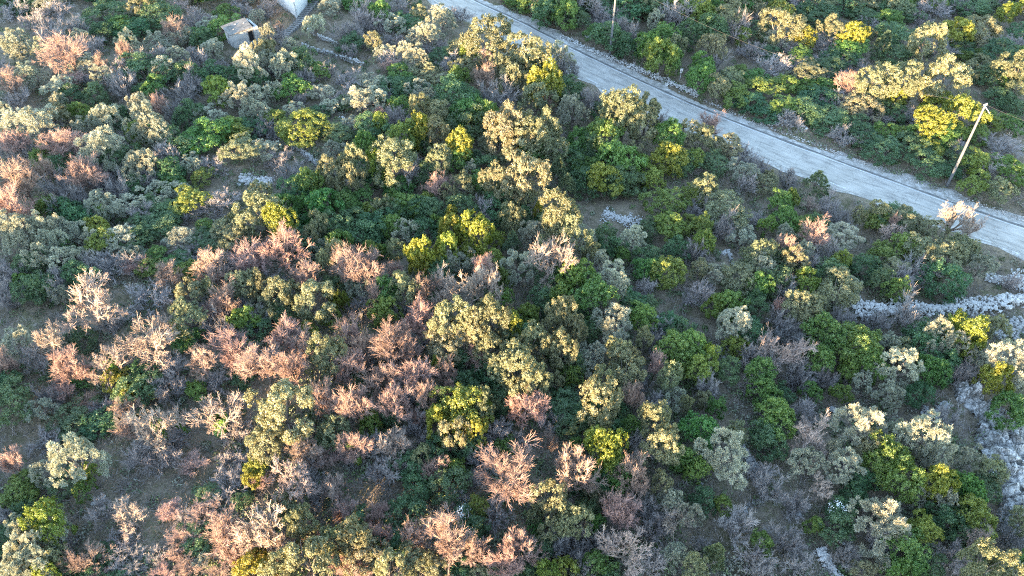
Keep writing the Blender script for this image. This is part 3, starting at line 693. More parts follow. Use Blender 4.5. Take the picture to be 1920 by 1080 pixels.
# creeper round a trunk, and white blossom
def ivy_mesh():
    r = np.random.default_rng(9); n = 1500; z = r.uniform(.0, .75, n); a = r.uniform(0, 6.28, n); rad = .06 + .07 * r.uniform(size=n)
    P = np.stack([np.cos(a) * rad + .12 * z * np.cos(z * 5), np.sin(a) * rad + .1 * z, z], 1); V, F = leaves(P, unit(np.stack([np.cos(a), np.sin(a), .4 + 0 * a], 1) + .4 * rnd_dirs(n, r)), .045, .035, r)
    return mk('ivy', V, F, np.clip(.5 + r.normal(0, .2, n), 0, 1), mat=M_LEAF)
def blossom_mesh():
    r = np.random.default_rng(19); n = 230; d = rnd_dirs(n, r); d[:, 2] = np.abs(d[:, 2]); P = d * [.36, .36, .46] + [-.03, 0, .5] + r.normal(0, .03, (n, 3))
    V, F = leaves(P, unit(d + .3 * rnd_dirs(n, r)), .05, .05, r); return mk('blossoms', V, F, mat=M_FLOWER)
IVY, BLOSSOM = ivy_mesh(), blossom_mesh()

# base colour (reflectance) of each kind; G's second tone carries the yellow of sunlight
PLANT_COLOURS = {
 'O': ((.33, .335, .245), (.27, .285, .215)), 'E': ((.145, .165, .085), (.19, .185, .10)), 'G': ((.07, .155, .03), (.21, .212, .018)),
 'D': ((.045, .11, .04), (.075, .125, .05)), 'C': ((.09, .145, .085), (.12, .16, .08)), 'F': ((.05, .10, .04), (.06, .11, .04)),
 'P': ((.30, .205, .17), (.28, .205, .175)), 'B': ((.33, .26, .215), (.30, .245, .21)), 'S': ((.26, .235, .225), (.23, .215, .21)),
}
NAMES = {'O': ('olive_tree', 'olive tree'), 'E': ('oak_tree', 'oak tree'), 'G': ('evergreen_bush', 'bush'), 'D': ('dark_bush', 'bush'), 'C': ('juniper_bush', 'juniper'),
         'F': ('flowering_bush', 'flowering bush'), 'P': ('bare_tree', 'bare tree'), 'B': ('pale_bare_tree', 'bare tree'), 'S': ('bare_shrub', 'shrub')}
GROUPS = {'O': 'silvery olive trees on the slope', 'E': 'evergreen oaks on the slope', 'G': 'green evergreen bushes', 'D': 'low dark bushes in the shade', 'C': 'feathery junipers',
          'F': 'white-flowering bushes', 'P': 'leafless pinkish trees', 'B': 'leafless pale crooked trees', 'S': 'leafless grey thickets'}

# ------------------------------------------------------------------ every plant: kind, place in the photograph, width, how far its top stands out of the shade
DATA = """
A 0 0
S 60 60 150 0;S 200 130 160 0;D 150 30 120 0;S 330 60 150 0;D 590 80 180 0;G 670 130 130 0;D 730 160 150 0;D 880 80 200 0;E 790 15 120 1;B 1000 30 120 0;S 1100 100 130 0;G 1100 180 110 0
O 75 230 140 2;O 205 260 75 1;O 130 310 100 1;O 140 390 110 2;P 370 280 210 2;O 430 195 90 1;S 520 250 120 0;O 710 220 115 2;P 690 300 90 1;P 960 135 110 1;O 860 210 120 0;O 910 260 120 0;O 1010 190 120 0
O 470 370 150 0;P 560 370 90 1;O 580 430 120 1;P 395 460 130 0;O 210 440 140 0;O 330 490 160 0;P 60 460 130 1;S 650 420 140 0;S 740 350 150 0;D 830 420 200 0;S 690 490 130 0;G 870 500 120 0;S 900 340 140 0;O 930 400 120 0
O 1190 280 130 0;O 1380 330 150 2;O 1500 190 90 2;P 1570 150 50 1;E 1490 290 120 0;D 1340 440 110 0;S 1210 370 110 0;G 1220 500 140 0;O 1330 540 160 1;O 1420 540 150 0;D 1440 450 110 0;G 1630 500 160 0;O 1650 620 110 0;S 1100 330 130 0;D 1050 420 110 0;S 1530 380 110 0;S 1620 300 130 0;D 1700 350 130 0
O 155 650 230 2;O 20 620 90 1;O 320 560 80 1;E 350 630 110 0;G 440 620 110 0;O 460 700 110 0;O 590 630 160 2;O 770 580 120 1;O 805 650 190 2;P 880 570 90 1;S 960 620 120 0;O 1170 650 180 0;G 1690 710 210 0;G 1550 660 110 0;D 540 540 110 0;D 1060 640 130 0;S 1010 540 150 0;S 1080 480 120 0
P 340 790 200 1;O 540 800 230 2;P 90 790 130 1;G 230 870 110 0;D 660 660 120 0;D 680 900 140 0;G 770 740 110 0;G 1140 780 230 0;O 880 760 170 0;G 1340 760 120 0;E 1350 860 170 0;O 1490 840 140 0;D 960 790 130 0;D 1030 850 120 0
P 90 980 230 2;P 240 960 110 1;P 470 960 180 1;S 540 1000 160 0;O 790 900 170 1;O 720 965 90 2;S 960 880 150 0;O 1080 920 110 0;G 1140 1000 110 0;D 950 960 130 0;S 1200 950 140 0;G 960 1020 130 0;O 910 1060 170 0;E 1860 950 130 1;E 1460 1060 100 1;O 1880 830 110 0;O 1860 600 100 0;G 1800 400 120 0;S 1560 900 140 0;S 1640 960 130 0;D 330 930 110 0;D 760 1040 120 0;S 330 1040 130 0
B 640 0
G 70 20 100 0;G 210 60 100 0;S 330 40 120 0;O 280 120 140 0;O 560 70 130 2;O 480 160 130 2;E 450 60 90 1;S 660 90 120 0;E 820 170 240 2;E 1040 270 200 2;G 1110 340 110 1;O 1220 310 110 1;S 1240 400 150 0;O 1260 350 110 0
E 180 230 90 1;O 340 260 100 2;O 420 290 130 2;G 720 290 90 1;E 640 280 110 0;S 520 260 150 0;D 560 330 130 0;O 420 200 130 0;S 280 330 130 0;D 60 250 120 0;E 700 400 130 0;P 810 350 110 1;E 900 380 110 1;P 800 430 110 1;G 1140 440 150 2;E 960 440 130 1;D 1040 400 120 0;G 1180 490 100 0;G 320 420 150 0;P 260 370 80 0;E 490 400 150 0;S 600 380 120 0;O 380 390 100 0
O 90 560 130 1;O 180 560 140 0;O 420 500 120 0;O 580 460 90 0;E 440 590 90 1;G 320 600 100 0;E 540 630 130 0;O 500 550 90 0;G 440 690 120 2;P 210 640 70 1;G 215 690 80 1;E 530 720 110 1;S 300 670 110 0;G 130 800 110 0;G 350 760 160 0;D 640 560 200 0;G 700 620 180 0;D 720 700 180 0;S 900 560 180 0;E 1100 560 160 0;P 1150 590 110 0;O 1300 620 160 0;D 1270 530 130 0;O 60 720 110 0;O 200 480 130 0
E 940 680 200 2;E 1150 700 190 2;E 1010 760 220 1;E 880 800 220 0;E 1150 800 180 0;E 290 840 220 2;G 190 890 110 1;E 550 880 140 2;G 670 800 130 2;G 650 900 150 0;E 60 890 130 1;E 40 980 130 1;S 400 950 150 0;G 310 1030 140 0;D 150 960 140 0;D 470 980 110 0;C 760 900 130 0;E 1020 970 220 2;E 880 1030 150 1;P 560 1040 130 1;E 680 1040 110 1;O 730 960 90 0;G 780 1040 130 0
E 1600 590 200 2;E 1720 610 130 1;E 1540 680 150 0;E 1670 720 160 0;S 1770 700 110 0;G 1480 760 190 0;G 1330 810 140 0;D 1400 850 150 0;G 1560 880 200 0;G 1380 930 150 0;G 1480 1000 160 0;G 1850 880 150 1;G 1690 920 90 0;E 1640 860 110 0;G 1840 780 160 0;C 1220 980 140 0;C 1270 1050 130 0;G 1740 1000 130 0;S 1420 570 150 0;D 1300 900 130 0;D 1620 1020 130 0
G 900 30 100 0;G 980 60 110 0;G 1070 70 100 0;D 1160 50 150 0;C 1140 110 110 0;G 1260 70 130 0;G 1280 20 100 0;G 1430 180 110 0;D 1320 110 120 0;S 1480 120 130 0;S 1590 180 150 0;G 1720 250 130 0;G 1820 200 150 0;E 1870 250 120 0;O 1760 110 90 0;G 1780 330 160 0;E 1690 20 120 0;G 1850 330 120 0;D 1600 270 110 0;S 1560 60 150 0;D 1400 40 130 0;D 1780 40 130 0;S 1880 90 140 0
C 1280 0
S 60 60 150 0;G 120 80 130 0;G 180 60 80 0;E 240 120 130 0;G 350 30 100 0;S 290 180 140 0;E 560 110 190 1;S 440 90 130 0;D 690 60 110 0;O 520 220 130 0;S 590 260 130 0;S 190 320 120 0;G 340 200 80 0;G 690 200 120 1;E 850 130 130 2;G 970 180 140 2;G 940 270 170 0;E 1050 190 60 1;S 770 250 160 0;D 780 90 160 0;D 60 200 130 0;S 400 280 140 0;D 440 180 120 0
C 1130 250 130 1;G 1160 110 120 0;D 1020 90 120 0;D 1250 70 130 0;S 1400 60 170 0;S 1330 110 110 0;E 1400 190 190 2;G 1570 130 150 2;G 1820 60 90 2;G 1890 40 90 1;E 1700 170 200 0;D 1630 60 150 0;E 1510 370 250 2;G 1590 310 90 0;E 1110 430 190 2;E 1270 410 170 2;G 1200 510 110 2;P 950 470 150 1;E 1300 490 110 1;E 1000 590 180 0;S 860 560 160 0;P 1390 550 100 1;G 1440 540 130 2;G 1400 670 170 2;G 1590 610 170 2;G 1530 590 90 1;G 1730 660 90 0;E 1890 380 170 1;D 1560 230 150 0;G 1680 300 90 0;D 1780 300 180 0;S 1850 250 130 0;D 1240 240 180 0;D 1180 320 130 0;S 1450 270 160 0;D 1730 440 160 0;E 1880 500 130 0;D 1870 600 120 0;D 870 340 140 0;S 950 380 130 0
G 110 370 110 0;G 90 450 140 0;E 270 440 130 0;G 330 390 80 0;G 420 430 130 0;S 500 390 160 0;G 440 500 150 0;G 580 470 120 0;E 700 410 150 0;G 690 490 100 0;G 800 480 130 0;S 860 430 110 0;G 300 540 150 0;G 870 520 100 0;D 760 560 150 0;G 590 600 120 0;S 620 380 130 0;D 380 580 130 0
S 1090 650 120 0;D 450 675 110 0;D 700 640 170 0;D 800 680 160 0;G 1140 740 110 0;G 1240 750 100 0;G 1420 760 180 0;D 1130 850 160 0;D 1290 830 150 0;G 1390 840 130 0;D 1360 930 160 0;G 1540 750 110 0;G 1650 760 110 0;G 1740 700 110 0;D 1560 900 130 0;G 1640 920 140 0;S 1720 950 150 0;S 1800 820 180 0;G 1850 700 120 0;G 1840 960 180 0;S 1260 640 140 0;D 940 720 130 0;D 1020 780 140 0;S 1500 830 130 0
E 40 740 140 1;P 150 710 120 1;E 120 780 100 1;E 200 830 90 0;E 260 830 140 0;G 60 900 100 0;E 130 1020 120 2;S 350 880 150 0;O 330 970 150 0;S 430 950 130 0;E 500 970 60 1;C 760 1010 130 0;S 600 1000 120 0;E 470 1030 130 0;D 180 930 130 0
D 0 360
P 60 50 180 2;O 60 190 200 1;O 200 160 130 2;O 305 160 110 2;O 270 250 120 1;O 185 340 120 2;O 400 210 130 0;O 560 60 170 0;O 720 60 180 0;D 360 100 130 0;S 400 40 150 0;G 350 310 80 0;D 430 150 130 0;O 90 280 150 0;S 60 480 140 0;O 330 390 160 0;D 450 480 130 0;G 120 500 90 0;D 190 570 150 0;D 260 530 120 0;S 320 510 150 0;S 60 600 130 0
G 1060 60 180 0;D 870 80 130 0;O 910 60 90 0;S 800 120 130 0;D 860 200 170 0;G 1150 200 90 0;D 950 130 150 0;S 1070 140 90 0;G 570 280 130 0;O 680 270 180 0;O 740 350 130 0;O 1030 270 150 0;G 880 350 100 0;G 840 430 120 0;G 960 400 90 0;S 640 430 160 0;P 760 430 130 0;S 1220 60 170 0;E 1310 145 60 1;E 1290 230 200 0;G 1290 300 80 0;S 540 400 140 0;D 1160 290 130 0;S 1080 340 140 0
E 1440 60 210 2;G 1560 150 150 1;G 1600 70 130 0;G 1690 70 90 0;G 1820 60 170 0;E 1790 170 100 1;E 1750 240 90 1;P 1430 340 200 1;P 1570 280 190 2;D 1700 280 160 0;E 1880 330 110 1;E 1820 380 90 2;O 1720 380 110 0;G 1720 170 80 0;D 1880 200 130 0;P 1190 430 170 1;P 960 470 140 1;S 1280 400 180 0;E 1050 560 150 2;E 1040 690 170 2;E 1180 540 90 1;S 820 610 200 0;P 1260 610 140 1;P 1200 650 110 1;E 1360 500 150 1;E 1450 490 110 1;E 1570 565 160 2;P 1720 490 140 1;E 1740 590 220 2;G 1370 715 130 1;E 1480 650 140 0;G 1850 700 110 1;G 1740 790 90 1;G 1890 610 60 1;D 1600 680 130 0
B 500 640 310 2;B 260 800 190 2;B 830 800 310 2;G 1050 830 140 0;S 650 740 150 0;S 1200 730 180 0;P 1600 800 160 2;P 1300 880 220 2;P 1480 960 230 2;P 1700 890 150 1;E 1830 900 170 1;P 400 970 190 2;B 600 950 200 2;G 640 1040 110 1;G 460 1040 110 0;P 10 960 100 2;D 820 1040 160 0;P 1140 950 150 1;S 960 1020 160 0;O 100 850 160 0;S 190 940 140 0;P 80 970 60 1;S 880 950 160 0;D 1440 800 130 0;P 1650 1000 150 2
E 640 360
G 150 110 110 0;D 60 170 120 0;E 240 60 90 1;S 220 110 90 0;G 370 70 150 0;O 370 220 130 0;G 270 190 110 0;D 460 230 110 0;G 480 40 80 0;E 600 10 80 1;G 620 120 60 2;G 610 190 110 2;G 750 200 150 2;G 540 190 70 0;S 790 120 140 0;G 870 270 90 0;D 900 190 90 0;G 590 300 120 2;G 540 370 80 2;G 440 330 130 2;G 440 400 100 1;E 300 310 90 1;G 230 330 70 0;O 670 410 160 0;G 720 350 110 0;G 660 270 60 1;G 830 380 130 0;D 520 120 120 0;D 880 100 130 0;G 60 90 120 0
E 960 30 90 1;E 1040 20 90 1;E 960 120 110 2;G 1110 110 60 1;E 1220 90 200 2;E 1270 200 190 2;O 1070 230 150 0;B 1190 360 320 1;O 1000 420 170 0;O 1350 260 130 0;E 1410 350 80 1;O 1430 400 120 0;C 960 300 120 0;P 110 420 220 1;P 310 450 70 1;E 350 540 150 1;P 820 450 130 1;B 790 530 230 1;B 600 560 220 1;P 470 550 130 1;P 190 590 100 1;G 20 600 60 1;P 30 370 130 1
G 1310 480 180 0;G 1400 600 200 0;O 1530 500 190 0;G 1220 590 130 0;O 1650 260 140 0;G 1580 340 90 0;G 1820 60 180 0;G 1850 200 150 0;G 1720 440 120 0;G 1840 450 150 0;O 1530 760 210 0;S 1700 540 120 0;D 1130 620 130 0;D 1640 640 120 0;D 1480 250 110 0;D 1880 330 110 0;S 1420 480 90 0
P 430 710 170 2;P 290 810 200 2;P 370 870 140 2;P 60 790 170 2;P 140 860 150 1;P 220 1000 190 2;P 430 1020 170 2;P 610 1010 120 1;G 550 970 80 1;S 450 850 120 0;S 110 660 150 0;P 20 960 150 2;E 620 700 190 2;E 840 690 170 2;E 600 830 220 1;E 740 740 150 2;E 830 870 160 1;G 955 755 110 2;G 1040 750 90 0;E 1080 810 150 2;E 980 960 210 2;E 1110 1030 140 2;E 1240 690 140 1;E 1210 760 130 0;E 1240 850 150 2;E 1310 770 110 1;E 1570 880 120 2;E 1630 920 100 2;E 1600 1000 200 0;E 1480 1040 140 2;O 1410 920 150 0;E 1700 830 80 1;S 1770 900 110 0;P 1770 980 100 1;G 1880 900 170 0;E 1220 1040 80 1;D 830 1000 130 0;D 1300 960 130 0;E 1850 1040 110 1;P 940 670 60 1;D 700 960 120 0;S 330 690 120 0
F 1280 360
E 120 30 80 1;E 240 90 230 0;G 100 210 110 0;G 120 300 110 0;G 20 170 110 0;O 330 230 140 0;S 390 150 130 0;G 550 60 120 0;G 620 30 60 1;G 590 150 110 0;G 480 180 80 0;G 680 190 140 0;B 715 70 110 0;S 830 80 150 0;S 900 150 130 0;E 1000 110 70 1;E 1110 90 90 1;D 1190 150 150 0;E 1240 170 160 0;B 1180 230 150 0;P 1190 170 50 1;B 1540 140 190 1;B 1660 110 90 1;E 1400 210 130 0
E 440 330 150 1;P 585 290 110 2;P 740 260 130 1;O 880 260 220 0;G 880 400 90 0;S 700 430 140 0;G 1130 340 140 0;G 1260 310 140 0;E 1340 330 180 0;E 1490 370 190 0;E 1590 330 150 0;S 1320 450 190 0;E 1180 430 150 0;O 1690 410 130 0;D 1480 500 180 0;S 1230 500 140 0;D 1020 430 140 0;S 800 350 130 0;D 560 400 120 0
O 180 450 130 0;E 330 500 200 0;G 430 540 120 0;G 190 620 110 0;O 290 740 190 0;S 90 560 140 0;S 540 700 130 0;P 550 640 60 1;E 680 650 170 0;E 870 560 200 0;G 690 520 130 0;O 940 550 100 0;G 1200 560 110 0;D 1110 520 120 0;S 590 570 120 0;D 400 640 120 0
G 800 790 180 0;E 740 720 130 0;G 1000 850 230 0;G 1060 960 150 0;G 940 990 110 0;O 1200 970 230 0;D 1410 920 190 0;G 1400 1010 150 0;O 1480 790 180 2;G 1590 780 180 1;S 1280 720 180 0;S 1090 730 130 0;S 890 740 120 0;B 560 900 280 0;S 620 800 150 0;G 780 930 150 0;G 300 860 100 0;G 60 890 170 0;G 150 920 90 1;G 100 1000 150 0;G 440 1030 150 0;O 1850 920 220 2;S 1740 960 130 0;G 1780 1040 150 1;S 660 990 140 0;D 250 1020 110 0;S 400 930 150 0;S 1560 940 140 0
G 0 720
D 60 120 180 0;O 220 140 120 0;D 420 200 200 0;G 700 40 90 1;D 780 50 160 0;G 1110 45 110 0;S 960 50 150 0;D 560 220 170 0;S 620 170 110 0;B 850 220 230 2;B 970 170 150 2;S 900 420 180 0;B 1200 180 280 1;S 780 380 140 0;O 390 400 250 2;O 250 470 150 1;D 370 550 140 0;G 500 500 80 1;P 30 410 120 2;G 100 590 180 0;G 480 600 90 0
E 1570 110 300 2;E 1490 320 190 2;G 1410 530 90 2;G 1440 470 110 1;P 1700 350 170 2;B 1620 530 240 2;B 1860 560 170 2;E 1870 250 150 2;P 1820 60 160 2;S 1290 570 180 0;D 1180 640 110 0;S 1300 430 150 0;P 1270 820 210 2;P 1330 940 200 2;B 1480 780 280 2;E 1620 660 130 1;E 1680 760 140 2;E 1700 960 260 2;E 1880 860 130 2;G 1430 1040 200 2;O 100 800 130 1;G 270 770 190 1;O 300 830 130 1;O 150 920 190 1;O 130 1000 220 2;G 230 1050 120 2;E 300 980 110 1;P 500 980 150 1;P 410 1000 100 1;B 740 760 200 1;S 700 880 150 0;S 750 1000 150 0;P 1000 960 80 1;P 1060 1040 120 0;D 1110 930 120 0;O 1140 1010 90 0;B 1560 900 200 2;E 1560 1040 180 2;E 40 1060 180 2
H 640 720
P 60 80 180 2;P 300 80 180 2;P 480 50 130 2;P 600 30 90 1;E 800 80 140 2;P 1040 110 210 2;E 1040 10 170 2;G 660 120 220 1;G 540 180 140 2;E 630 250 140 2;G 760 230 110 2;D 700 340 150 0;G 150 150 60 1;P 430 180 90 0;S 420 240 130 0;B 290 320 200 1;P 60 330 160 2;G 160 210 110 0;E 450 390 90 1;G 650 470 100 0;D 610 560 180 0;D 430 570 130 0;S 870 260 130 0;S 810 450 150 0;S 260 470 170 0
P 960 520 310 2;P 1290 440 250 2;P 1180 320 80 1;E 1170 610 170 2;E 1090 720 80 2;E 1310 740 160 2;E 1190 790 120 2;G 1090 800 70 0;G 1480 330 190 2;G 1500 470 150 0;G 1330 340 70 0;E 1460 70 190 2;D 1470 180 180 0;D 1250 130 170 0;D 1290 230 130 0;O 1820 40 90 0;P 1640 60 120 1;E 1770 190 150 2;E 1810 350 170 1;P 1670 510 190 2;P 1590 680 180 2;E 1800 550 90 1;S 1680 370 130 0;P 1380 800 60 1;D 360 710 150 0;F 690 720 120 0;G 770 680 100 0;F 300 810 70 0;D 90 770 120 0
E 60 830 170 2;P 220 830 110 2;E 120 950 200 2;P 420 830 150 2;P 600 840 230 2;P 770 930 150 2;E 400 970 170 2;P 980 900 190 2;P 930 1010 160 1;E 250 1000 160 2;D 680 1050 110 0;D 1100 950 130 0;G 1160 1050 110 1;S 880 740 150 0;S 1290 890 140 0;S 1180 910 130 0;B 1600 920 280 0;S 1450 900 150 0;S 1750 820 150 0;O 1860 680 130 0;B 1860 780 160 0;G 1450 990 130 0;S 1340 1010 140 0;D 1540 620 110 0;S 1750 1010 140 0;P 60 1040 170 2;E 520 1040 150 2
I 1280 720
E 20 110 60 1;G 90 260 170 0;G 180 140 90 0;S 130 40 130 0;G 470 50 130 0;D 560 60 110 0;G 530 210 170 0;D 470 290 120 0;G 730 30 90 0;O 1170 60 150 0;D 1320 70 110 0;G 1840 150 180 0;S 690 170 140 0;O 1010 240 230 0;O 1380 260 220 2;B 720 310 240 0;O 840 370 80 1;O 720 440 120 0;O 890 470 180 0;B 760 590 140 0;O 230 400 240 0;G 80 490 120 0;O 1310 390 90 2;O 1450 390 150 2;O 1410 470 110 2;O 1220 290 130 0;O 1600 430 130 0;S 1500 200 120 0
G 1130 420 200 0;G 1230 540 200 0;G 1430 560 150 1;G 1600 600 160 0;O 1320 640 130 0;O 1450 660 150 0;G 1640 740 180 0;D 1690 600 130 0;F 870 710 150 0;D 960 640 110 0;D 870 810 150 0;O 1110 790 270 0;O 1140 690 80 1;G 1320 840 150 0;G 740 790 90 0;G 1240 930 180 0;D 1460 780 140 0;B 1640 870 130 1;E 1750 1000 220 2;O 1850 1050 160 1;E 70 1020 120 2;C 170 980 180 0;G 220 690 90 0;O 30 750 130 0;G 440 900 110 0;S 300 820 170 0;S 500 600 150 0;S 590 890 150 0;S 650 1010 140 0;S 620 700 130 0;G 1290 1030 130 0;O 1140 1010 110 0;S 1500 980 130 0;G 1900 1000 120 0;S 920 980 130 0;D 110 670 110 0;S 430 520 130 0;S 400 1000 150 0;D 1000 560 110 0
X 0 0
D 2892 -21 116 0;S 2895 -105 108 0;G 2961 -54 160 0;G 3018 -99 160 0;D 3123 -24 149 0;E 3105 -144 120 0;E 3069 -6 134 0;D 3201 -36 154 0;S 3213 -96 156 0;D 3228 27 112 0;E 3258 -27 127 0;G 3309 -111 138 0;S 3294 30 144 0;G 3402 -33 129 0;S 3411 -150 135 0;D 3414 24 169 0;E 3516 -12 127 0;G 3477 -141 108 0;D 3531 54 161 0;E 3585 -66 152 0;D 3552 -123 154 0;S 3633 3 105 0;E 3690 -18 142 0;G 3738 -126 164 0;D 3657 21 100 0;E 3765 -15 168 0;E 3774 -111 137 0;G 3768 -3 143 0;S 3891 -60 148 0;S 3900 -102 149 0;G 3867 51 164 0;G 3999 -12 130 0;G 3999 -126 166 0;G 4011 24 101 0;S 4116 -42 102 0;S 4119 -96 117 0;E 4122 54 142 0;D 4197 -39 135 0;D 4164 -96 107 0;E 4197 18 158 0;G 4320 -15 140 0;D 4299 -135 140 0;S 4347 51 133 0;G 4443 -36 113 0;E 4422 -138 139 0;G 4389 54 134 0;D 4500 -57 155 0;E 4479 -93 141 0;S 4533 15 156 0;D 4578 -42 127 0;D 4596 -129 115 0;E 4620 12 140 0;D 4755 -48 143 0;E 4749 -93 144 0;D 4713 21 166 0;G 4818 -39 153 0;G 4815 -96 152 0;E 4815 6 125 0;E 4923 -15 165 0;S 4929 -129 104 0;D 4956 42 136 0;G 5010 -51 108 0;G 4989 -129 105 0;E 5064 42 125 0;S 5136 -69 101 0;D 5151 -141 121 0;G 5109 15 102 0;G 5235 -33 106 0;E 5214 -138 132 0;G 5229 -3 145 0;D 5304 -63 168 0;E 5301 -129 135 0;D 5364 -6 162 0;S 5391 -48 131 0;G 5445 -102 166 0;S 5391 39 141 0;E 5571 -69 116 0;E 5499 -147 108 0;D 5493 0 165 0;G 5637 -42 120 0;S 5598 -117 149 0;S 5646 21 146 0;G 5712 -42 154 0;E 5706 -99 100 0;S 5769 0 122 0;E 5829 -30 169 0;S 5856 -147 155 0;E 5829 54 163 0;S 5937 -33 158 0;E 5919 -132 168 0;G 5964 48 109 0;G -63 -57 127 0;S 90 -78 159 0;D 147 -27 150 0;G 246 -69 129 0;O 339 -30 150 0;D 501 -69 146 0;D 600 -27 106 0;G 708 -78 130 0;S 783 -42 102 0;O 876 -24 106 0;O 1062 -42 111 0;G 1086 -48 153 0;G 1203 -78 154 0;S 1365 -33 153 0;O 1437 -24 119 0;G 1794 -75 149 0;O 1944 -30 145 0;S 2013 -27 147 0;S 2163 -75 135 0;D 2301 -24 111 0
